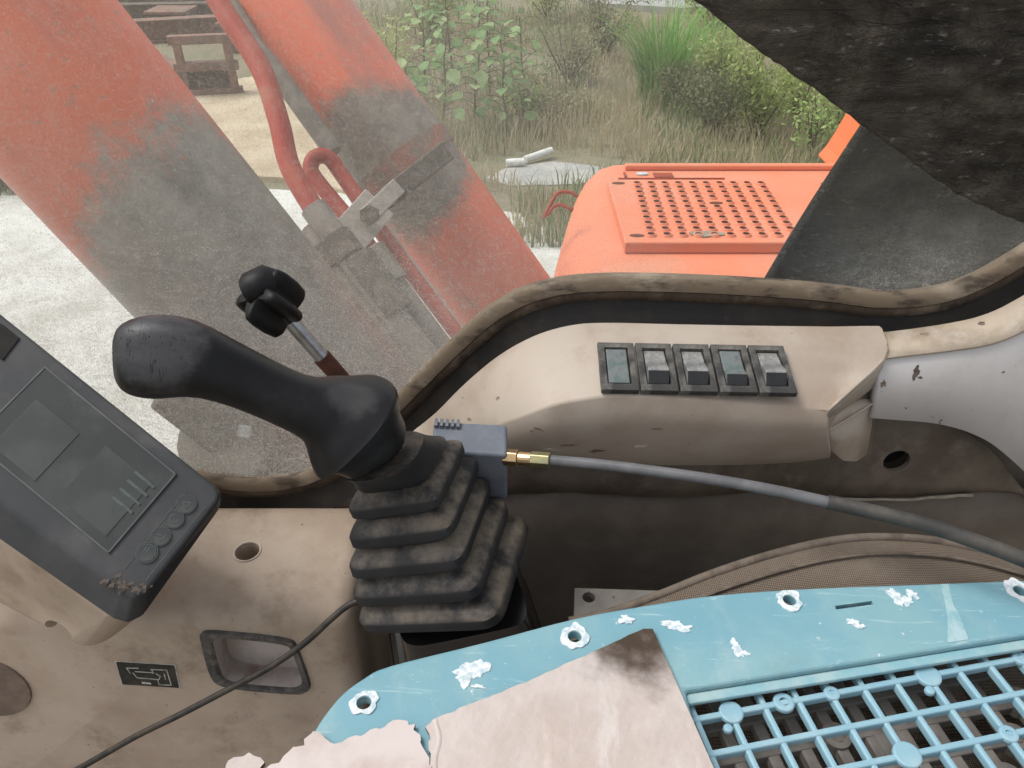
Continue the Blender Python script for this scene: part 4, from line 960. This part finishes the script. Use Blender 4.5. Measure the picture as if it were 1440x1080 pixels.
# ================================================================== JOYSTICK
joy = thing('joystick', pd(640, 930, .66), 'black hand grip joystick on a dusty ribbed rubber boot', 'joystick')
st = [ # centre px, depth, half height px, perp dir, half depth (m)
 (174, 506, .455, 26, (0, -1), .010), (178, 506, .455, 42, (0, -1), .018), (187, 505, .455, 52, (.02, -1), .024), (205, 503, .456, 58, (.05, -1), .027), (232, 502, .458, 60, (.08, -1), .028),
 (262, 502, .46, 57, (.18, -.98), .028), (300, 514, .464, 46, (.32, -.95), .026), (345, 533, .469, 41, (.42, -.91), .024), (392, 555, .475, 39, (.47, -.88), .023),
 (430, 571, .481, 40, (.53, -.85), .023), (450, 575, .486, 49, (.60, -.80), .026), (464, 582, .490, 58, (.65, -.76), .029), (476, 588, .493, 69, (.69, -.72), .033), (487, 594, .496, 78, (.71, -.70), .037), (496, 600, .499, 82, (.73, -.68), .039), (502, 604, .500, 81, (.75, -.66), .039),
 (506, 608, .501, 72, (.78, -.63), .035), (512, 614, .503, 59, (.83, -.56), .029), (535, 638, .512, 55, (.92, -.39), .028)]
rings = []
for i, (u, v, d, hpx, pr, hd) in enumerate(st):
    c_ = pd(u, v, d); a = V((pr[0], 0, 0)) + V((0, SP, CP)) * (-pr[1]); a.normalize()
    nx_, pv_ = st[min(i + 1, len(st) - 1)], st[max(i - 1, 0)]
    T = (pd(*nx_[:3]) - pd(*pv_[:3])).normalized(); a = (a - T * a.dot(T) * .6).normalized(); bb = T.cross(a).normalized(); ha = hpx * d / FPX
    ex = .62 if i < 7 else .8
    rg = []
    for k in range(28):
        t_ = 2 * math.pi * k / 28; cs, sn = math.cos(t_), math.sin(t_)
        rg.append(c_ + a * ha * math.copysign(abs(cs) ** ex, cs) + bb * hd * math.copysign(abs(sn) ** ex, sn))
    rings.append(rg)
def grip_material(p1, p2):
    s = NT('worn_grip_rubber')
    c = s.mix(s.step(s.noise(18, 6, .65), .4, .65), (.006, .006, .0075), (.011, .011, .013))
    for p, r, col in ((p1, .030, (.060, .060, .066)), (p2, .022, (.035, .034, .036))):
        d = s.n('ShaderNodeVectorMath', operation='DISTANCE'); s.l(s.co.outputs['Object'], d.inputs[0]); d.inputs[1].default_value = p
        f = s.math('ADD', d.outputs['Value'], s.math('MULTIPLY', s.math('SUBTRACT', s.noise(90, 6, .7), .5), .022))
        k = s.math('MULTIPLY', s.step(f, r, r * .55), s.step(s.noise(40, 6, .7, (.4, 1, 1)), .35, .6, .45, 1))
        c = s.mix(k, c, col)
        if p is p1: crk = s.math('MULTIPLY', s.step(f, r * .75, r * .5), s.step(s.noise(150, 5, .8, (1.6, .6, .6), dist=2), .58, .64))
    c = s.mix(crk, c, (.003, .003, .003))
    c = s.mix(s.math('MULTIPLY', s.step(s.noise(26, 8, .7), .54, .8), .5), c, (.045, .043, .043))
    h = s.math('SUBTRACT', s.math('MULTIPLY', s.noise(800, 3, .6), .12), crk)
    return s.done(c, s.step(s.noise(14, 5, .6), .35, .65, .32, .48), h, .5, .0012, spec=.26)
_v, _f = loft(rings); _c = sum((V(p) for p in _v), V()) / len(_v)
grip = mobj('hand_grip', _v, _f, grip_material(tuple(pd(222, 488, .433) - _c), tuple(pd(500, 545, .465) - _c)), joy, smooth=70, sub=1)
for k, (u, v, r_) in enumerate(((214, 470, .002), (222, 478, .0026), (211, 486, .0018))): pass
# worn patch and crack in the grip head: thin raised skin
# boot
ROT = -12
def sq_ring(FL, a, tz, rr=.35, n=40, lift=0.0, scale=1.0):
    e = V((math.cos(R(ROT)), math.sin(R(ROT)), tz)).normalized(); nn = V((-math.sin(R(ROT)), math.cos(R(ROT)), 0)); nn = (nn + V((0, 0, -.06))).normalized(); c_ = FL + e * a + nn * a
    return c_, e, nn
bo = [((488, 694), .534, .0310, .32), ((489, 734), .542, .0370, .37), ((488, 776), .550, .0425, .37), ((487, 818), .558, .0475, .36), ((494, 857), .566, .0525, .34), ((503, 893), .573, .0580, .32)]
rings = []
def sring(c_, e, nn, a, n=44, ex=.30):
    return [c_ + e * a * math.copysign(abs(math.cos(t_)) ** ex, math.cos(t_)) + nn * a * math.copysign(abs(math.sin(t_)) ** ex, math.sin(t_)) for t_ in (2 * math.pi * (k + .5) / n for k in range(n))]
prev = None
for i, (px_, d, a, tz) in enumerate(bo):
    FL = pd(*px_, d); c_, e, nn = sq_ring(FL, a, tz)
    if prev:
        pc, pa_ = prev; dn = (c_ - pc)
        # valley, slope out, ridge, short roll under
        for f_, k_, e_ in ((.22, pa_ * .87, .34), (.50, a * .955, .28), (.58, a * .985, .26), (.64, a, .25), (.96, a, .25), (1.01, a * .975, .25), (1.04, a * .87, .30)):
            rings.append(sring(lerp(pc, c_, f_), e, nn, k_, ex=e_))
    else:
        up_c = pd(538, 640, .515); rings.append(sring(up_c, e, nn, .0275, ex=.75)); rings.append(sring(lerp(up_c, c_, .5), e, nn, .0285, ex=.7)); rings.append(sring(lerp(up_c, c_, .85), e, nn, .0300, ex=.6)); rings.append(sring(c_, e, nn, a, ex=.5))
    prev = (c_, a)
mobj('boot', *loft(rings), M['boot'], joy, smooth=38)
c_, a = prev
zb = V((0, 0, -1))
ROT = 14
e = V((math.cos(R(ROT)), math.sin(R(ROT)), 0)); nn = V((-math.sin(R(ROT)), math.cos(R(ROT)), 0)); zb = V((0, 0, -1)); cb_ = pd(657, 850, .645)
mobj('boot_base', *loft([sring(lerp(c_, cb_, .35), e, nn, .050, ex=.3), sring(cb_ + zb * .012, e, nn, .056, ex=.25), sring(cb_ + zb * .03, e, nn, .0575, ex=.25), sring(cb_ + zb * .034, e, nn, .062, ex=.25), sring(cb_ + zb * .060, e, nn, .0625, ex=.25), sring(cb_ + zb * .064, e, nn, .066, ex=.25), sring(cb_ + zb * .30, e, nn, .066, ex=.25)]), M['gloss_black'], joy, smooth=40)

# ================================================================== STAR KNOB LEVER
kn = thing('lever_knob', pd(480, 530, .66), 'black star knob on a steel rod behind the joystick grip', 'lever')
k0, k1, kr = pd(380, 418, .60), pd(392, 434, .605), pd(500, 555, .655)
kax = (k0 - kr).normalized()
mobj('rod', *tube([k1, lerp(k1, kr, .55)], .0062, 14), M['steel'], kn, smooth=50)
mobj('rusty_rod', *tube([lerp(k1, kr, .54), lerp(k1, kr, 1.0), lerp(k1, kr, 1.0) + V((.02, .0, -.2))], .0075, 14), M['rust'], kn, smooth=50)
# the knob faces the operator: five lobes round a hub
fa = (kax + V((-.25, -.55, .35))).normalized(); ka = fa.orthogonal().normalized(); kb = fa.cross(ka)
kc = pd(383, 426, .598); prof = []
for k in range(80):
    t_ = 2 * math.pi * k / 80; prof.append(.0120 + .0130 * (.5 + .5 * math.cos(5 * t_ + .9)) ** 1.1)
rings = []
for z, s_ in ((-.017, .80), (-.014, .93), (-.004, 1), (.008, 1), (.015, .95), (.0175, .8), (.0175, .45), (.014, .40), (.014, .05)):
    rings.append([kc + fa * z + (ka * math.cos(2 * math.pi * k / 80) + kb * math.sin(2 * math.pi * k / 80)) * prof[k] * s_ for k in range(80)])
mobj('star_knob', *loft(rings), worn('black_knob_plastic', (.005, .005, .006), (.009, .009, .010), .5, 40, spec=.25), kn, smooth=50)
w0, w1 = pd(347, 412, .585), pd(376, 396, .59)
mobj('knob_cap', *tube([pd(345, 411, .588), pd(352, 408, .588), pd(376, 398, .592), pd(384, 400, .594)], [.010, .0135, .0145, .012], 20), worn('black_cap', (.006, .006, .007), (.011, .011, .012), .5, 40, spec=.25), kn, smooth=50)
mobj('knob_neck', *tube([kc - fa * .01, lerp(k1, kr, .12)], [.012, .010], 16), M['black_plastic'], kn, smooth=50)

# ================================================================== RUBBER BLOCK, FITTINGS, HOSE
hs_ = thing('hose_block', pd(660, 660, .62), 'blue grey rubber block with brass fittings behind the boot', 'hose connector')
d0 = .585
tl, tr_, br_ = pd(606, 634, d0), pd(713, 640, d0 - .005), None
back = V((0, .030, .006)); down = V((0, .006, -.052))
bvs, bfs = prism([tl, tr_, tr_ + back, tl + back], down)
mobj('block', bvs, bfs, M['rubber_block'], hs_, bevel=.0025, seg=3)
for k in range(5):
    p = lerp(tl, tr_, .04 + k * .075) + back * .85; mobj('ridge', *box(p + V((0, 0, .002)), V((.0012, 0, 0)), back * .12, V((0, 0, .0013))), M['rubber_block'], hs_)
fx = (tr_ - tl).normalized(); fs0 = pd(712, 643, d0 + .004); fdir = (pd(778, 648, d0 - .006) - fs0).normalized()
def hexnut(a, b, r, mat, nm, n=6): mobj(nm, *tube([fs0 + fdir * a, fs0 + fdir * b], r, n, .3), mat, hs_, bevel=.0006)
hexnut(-.002, .0095, .0066, M['brass'], 'hex_nut'); hexnut(.0095, .0225, .0052, M['brass'], 'brass_collar', 16); hexnut(.0195, .0345, .0062, M['brass_green'], 'hex_nut')
hose = thing('hydraulic_hose', pd(900, 662, .55), 'grey sleeved hose running from the brass fittings to the seat', 'hose')
hp = spline([(772, 647, d0 - .004), (830, 652, .576), (900, 660, .568), (1000, 674, .556), (1085, 689, .546), (1168, 707, .538)], 6)
mobj('sleeve', *tube([pd(*p) for p in hp], .0042, 14), M['hose_grey'], hose, smooth=60)
hp = spline([(1164, 706, .539), (1215, 717, .532), (1290, 735, .522), (1360, 757, .512), (1440, 787, .500), (1540, 830, .49)], 6)
mobj('rubber_hose', *tube([pd(*p) for p in hp], .0053, 14), M['hose_black'], hose, smooth=60)

# ================================================================== SEAT, PLATE, FLOOR
fl = mobj('cab_floor', *abox(-.95, .95, -1.0, W - .012, H - 1.22, H - 1.2), M['dark_panel']); fl['kind'] = 'structure'
seat = thing('seat_cushion', (.33, .3, H - .7), 'brown woven seat cushion edge behind the blue plastic tray', 'seat')
cr_px = [(800, 872), (850, 862), (920, 838), (1000, 806), (1080, 780), (1150, 763), (1215, 755), (1290, 757), (1360, 768), (1440, 792), (1560, 840)]
crest = [pd(u, v, .575 - .00002 * abs(u - 1100)) for u, v in spline(cr_px, 5)]
rows = []
for t_, dz, dy in ((0, -.14, .02), (0, -.05, .018), (0, -.012, .008), (0, 0, 0), (0, .003, -.012), (0, -.004, -.04), (0, -.03, -.075), (0, -.075, -.11), (0, -.10, -.40)):
    rows.append([p + V((0, dy, dz)) for p in crest])
mobj('cushion', *patch(rows), M['weave'], seat, smooth=60, solid=.006)
mobj('piping', *tube([p + V((0, -.002, .001)) for p in crest], .0035, 8), M['piping'], seat, smooth=60)
mobj('seam_or_shade_line', *tube([p + V((0, -.02, .0035)) for p in crest], .0012, 6), M['piping'], seat)
zpl = -.525
pq = [pz(808, 826, zpl), pz(930, 830, zpl), pz(960, 900, zpl), pz(806, 900, zpl)]
pt = mobj('seat_rail_plate', *prism(pq, (0, 0, -.006)), M['plate'], bevel=.001); tagit(pt, 'grey metal plate with a bolt hole beside the seat', 'plate')
bake(pt); cut(pt, [disc_prism(pz(828, 840, zpl) + V((0, 0, .01)), (0, 0, 1), .0055, .03, 18)])
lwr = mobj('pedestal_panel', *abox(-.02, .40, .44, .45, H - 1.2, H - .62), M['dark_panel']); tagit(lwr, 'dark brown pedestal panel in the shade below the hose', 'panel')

# ================================================================== BLUE PLASTIC TRAY, LATTICE UNDER IT, CARDBOARD
ZTR = -.42
tray = thing('plastic_tray', (.25, .28, H + ZTR - .02), 'pale blue plastic tray with open grid laid over the seat', 'tray')
outer = spline([(428, 1056), (440, 1030), (458, 1002), (482, 974), (512, 952), (548, 935), (680, 902), (810, 868), (920, 848), (1010, 835), (1140, 826), (1300, 820), (1440, 815), (1640, 812)], 4)
inner_px = [(1640, 858), (1440, 893), (1200, 932), (964, 970)]
poly = [pz(u, v, ZTR) for u, v in outer] + [pz(u, v, ZTR) for u, v in inner_px] + [pz(1012, 1140, ZTR), pz(420, 1140, ZTR)]
holes = [(512, 989), (808, 896), (1110, 845), (1434, 832)]
rim = mobj('rim', *prism(poly, (0, 0, -.007)), M['blue'], tray, bevel=.0025, seg=3)
bake(rim)
slot = [pz(u, v, ZTR) + V((0, 0, .01)) for u, v in ((1174, 852), (1226, 845), (1228, 850), (1176, 857))]
cut(rim, [disc_prism(pz(u, v, ZTR) + V((0, 0, .01)), (0, 0, 1), .0043, .03, 18) for u, v in holes] + [prism(slot, (0, 0, -.03))])
for k, (u, v) in enumerate(holes):
    c_ = pz(u, v, ZTR); o = mobj('hole_crust', *splat(c_, (0, 0, 1), .0088, .0010, .20, 22, (.85, 1.1, .95, 1.2)[k], (1, .3 * k, 0), 20 + k), M['chalk'], rim); bake(o); cut(o, [disc_prism(c_ + V((0, 0, .01)), (0, 0, 1), .0046, .03, 18)])
marks = [(660, 945, .0085, .9, 31), (676, 940, .005, 1.2, 32), (650, 950, .004, 1, 33), (672, 966, .004, .3, 34), (948, 880, .0065, .6, 35), (962, 884, .004, .8, 36), (936, 877, .003, .6, 37), (1034, 908, .003, 1.4, 38), (1043, 919, .0035, .9, 39), (1036, 914, .0025, 1, 46), (1200, 876, .0035, .9, 40), (1208, 881, .003, .8, 41), (1258, 838, .0045, 1.2, 42), (1272, 846, .0055, .7, 43), (1282, 836, .0032, 1.3, 44), (880, 872, .004, 1, 45)]
for k, (u, v, r_, asp, sd_) in enumerate(marks): mobj('white_mark', *splat(pz(u, v, ZTR), (0, 0, 1), r_, .0004 + .00012 * (k % 4), .55, 16, asp, (1, 0, 0), sd_), M['chalk'], rim)
for q_ in (((1322, 822), (1334, 822), (1340, 850), (1350, 868), (1362, 900), (1332, 904), (1332, 866), (1328, 845)),):
    mobj('pale_streak', *prism([pz(u, v, ZTR) + V((0, 0, .0004)) for u, v in q_], (0, 0, -.0003)), M['blue_pale'], rim)  # paler streak laid across the rim
# sloping inner lip
i0 = [pz(u, v, ZTR) for u, v in inner_px][::-1]; n11 = V((math.sin(R(11)), -math.cos(R(11)), 0))
mobj('inner_lip', *prism([p + V((0, 0, -.0045)) for p in i0] + [p + n11 * .0066 + V((0, 0, -.0045)) for p in i0][::-1], (0, 0, -.0035)), worn('whitened_blue_lip', (.20, .375, .43), (.32, .44, .45), .5, 30), tray, bevel=.001)
# grid bars, 22 mm pitch, turned with the tray
ex_ = V((math.cos(R(11)), math.sin(R(11)), 0)); ey_ = V((-math.sin(R(11)), math.cos(R(11)), 0))
O = pz(1028, 1003, ZTR - .012); gpit = .0222
def gp_(i, j, h=0): return O + ex_ * gpit * i + ey_ * gpit * j + V((0, 0, h))
GB = worn('blue_grid_plastic', (.22, .385, .465), (.28, .43, .49), .5, 25, dust=(.36, .46, .49), dlo=.52, dhi=.85, dscale=40, spec=.5)
for j in range(-7, 1):
    mobj('grid_bar', *box(gp_(6, j, -.0015), ex_ * gpit * 7.6, ey_ * .0020, V((0, 0, .0032))), GB, tray, bevel=.0012)
for i in range(-1, 14):
    mobj('grid_bar', *box(gp_(i, -2.8, -.0022), ex_ * .0019, ey_ * gpit * 3.95, V((0, 0, .0032))), GB, tray, bevel=.0012)
def boss(i, j, r, hole=0, nm='boss'):
    o = mobj(nm, *disc_prism(gp_(i, j, .0022), (0, 0, 1), r * .95, .004, 28), GB, tray, bevel=.0012)
    if hole: bake(o); cut(o, [disc_prism(gp_(i, j, .02), (0, 0, 1), hole, .04, 18)])
boss(0, 0, .0078); boss(6, 0, .0085); boss(4, -2, .0085); boss(-.28, -.42, .0030); boss(5.75, -.44, .0032); boss(10, -2, .008)
boss(1.55, .0, .0068, .0028); boss(3, 0, .0052, .0018); boss(7, -2, .0058, .002); boss(9, 0, .0055, .002)
# grey lattice lying below
lat = thing('grey_lattice_mat', (.25, .28, H + ZTR - .06), 'dusty grey lattice mat seen through the blue grid', 'mat')
def lp(i, j, h=0): return O + ex_ * (gpit * i + .006) + ey_ * (gpit * j - .010) + V((0, 0, -.036 + h))
for j in range(-9, 4): mobj('lattice_bar', *box(lp(6, j), ex_ * gpit * 8.5, ey_ * .004, V((0, 0, .004))), M['lattice'], lat, bevel=.001)
for i in range(-2, 15): mobj('lattice_bar', *box(lp(i, -3, -.001), ex_ * .0038, ey_ * gpit * 6, V((0, 0, .004))), M['lattice'], lat, bevel=.001)
for i, j in ((1, -1), (3, 0), (5, -2), (8, -1), (9, 0), (2, -3), (7, -2)): 
    o = mobj('lattice_ring', *disc_prism(lp(i, j, .0055), (0, 0, 1), .009, .010, 24), M['lattice'], lat); bake(o); cut(o, [disc_prism(lp(i, j, .02), (0, 0, 1), .005, .05, 18)])
for i, j in ((4, -1), (1, -3), (6, -3)): mobj('lattice_infill', *box(lp(i + .5, j + .5, .001), ex_ * .009, ey_ * .009, V((0, 0, .0025))), M['lattice'], lat)

# cardboard
ZB = ZTR + .0035
def cb(pts, nm, label, z, jag=.0012, tilt=0):
    P = []
    for a, b in zip(pts, pts[1:] + pts[:1]):
        n = max(2, int(math.hypot(a[0] - b[0], a[1] - b[1]) / 7)) if (len(a) > 2) else 2
        for k in range(n):
            t_ = k / n; p = pz(a[0] + (b[0] - a[0]) * t_, a[1] + (b[1] - a[1]) * t_, z)
            if len(a) > 2 and k: p += V((noise.noise(p * 190), noise.noise(p * 170 + V((5, 0, 0))), 0)) * a[2]
            P.append(p)
    o = mobj(nm, *prism(P, (0, 0, -.0032)), None, None, mats=[M['cardboard'], M['card_edge']])
    o.data.polygons.foreach_set('material_index', [0 if abs(p_.normal.z) > .8 else 1 for p_ in o.data.polygons])
    return tagit(o, label, 'cardboard')
c1 = cb([(905, 884), (918, 884), (1016, 1108), (1030, 1150), (598, 1150), (606, 1060, .004), (598, 1022, .002), (612, 1010, .0012), (760, 950, .0008)], 'cardboard_sheet', 'large flat cardboard sheet with a dark stained corner on the tray', ZB)
STAIN.default_value = pz(895, 893, ZB) - V(c1.location)
c2 = cb([(562, 1012, .004), (584, 1018, .003), (592, 1040, .003), (604, 1066, .003), (600, 1150), (330, 1150), (372, 1082, .004), (428, 1048, .004), (440, 1028, .003), (470, 1046, .003), (500, 1034, .003)], 'cardboard_scrap', 'torn cardboard piece with ragged edge left of the large sheet', ZB + .0005)
c2.data.materials[0] = worn('torn_cardboard', (.54, .48, .46), (.45, .38, .35), .85, 18, dust=(.42, .33, .28), dlo=.55, dhi=.75, dscale=30, bump=.4, bscale=60)
for k, ln in enumerate(([(612, 1012), (618, 1040), (612, 1075), (624, 1120)],)):
    pp = [pz(u, v, ZB) for u, v in spline(ln, 6)]
    mobj('fold_ridge', *loft([[p + V((-.0022, 0, -.0006)), p + V((-.0006, 0, .0007)), p + V((.0006, 0, .0007)), p + V((.0022, 0, -.0006))] for p in pp]), M['cardboard'], c1, smooth=60)
c3 = cb([(318, 1075, .004), (350, 1058, .004), (372, 1072, .004), (360, 1100), (310, 1120)], 'cardboard_flake', 'small brown cardboard flake beside the torn piece at the bottom edge', ZB - .006)

# ------------------------------------------------------------------ scuffs and grime smears that sit on the surfaces
bpy.context.view_layer.update(); DG = bpy.context.evaluated_depsgraph_get()
SCUFF = worn('dark_scuff', (.10, .075, .06), (.17, .13, .10), .8, 120)
SMEAR = worn('brown_smear', (.20, .145, .105), (.28, .21, .16), .85, 90, .46, .6)
PALE = worn('pale_scrape', (.52, .47, .42), (.40, .35, .30), .85, 120, .46, .6)
for k, (u, v, r_, asp, mt, nm) in enumerate(((1288, 524, .0028, 2.0, SCUFF, 'scuff_mark'), (1294, 531, .0016, .8, SCUFF, 'scuff_mark'), (1411, 523, .0011, .7, SCUFF, 'scuff_mark'), (757, 603, .0034, .45, SMEAR, 'grime_smear'), (748, 606, .0018, .5, SMEAR, 'grime_smear'),
    (924, 603, .0040, .25, SMEAR, 'grime_smear'), (800, 626, .0060, .30, SMEAR, 'grime_smear'), (840, 634, .0075, .22, SCUFF, 'grime_smear'), (900, 628, .0055, .28, PALE, 'scrape'), (775, 632, .005, .3, PALE, 'scrape'), (700, 560, .0022, .7, SMEAR, 'grime_smear'), (660, 590, .0026, .6, SMEAR, 'grime_smear'),
    (1242, 540, .002, 1.6, SMEAR, 'grime_smear'), (1300, 470, .0035, .5, SMEAR, 'grime_smear'), (1380, 455, .003, .6, SCUFF, 'grime_smear'))):
    ok, p, nrm, _, ob, _ = scene.ray_cast(DG, EYE, ray(u, v).normalized())
    ws = 0
    while ok and ob.name.startswith('window_glass') and ws < 4:
        ok, p, nrm, _, ob, _ = scene.ray_cast(DG, p + ray(u, v).normalized() * .002, ray(u, v).normalized()); ws += 1
    if not ok: continue
    root = ob
    while root.parent: root = root.parent
    if root.get('category') not in ('switch console', 'trim panel'): continue
    mobj(nm, *splat(p, nrm, r_, .0003, .5, 12, asp, (1, 0, .05), 70 + k), mt, root)
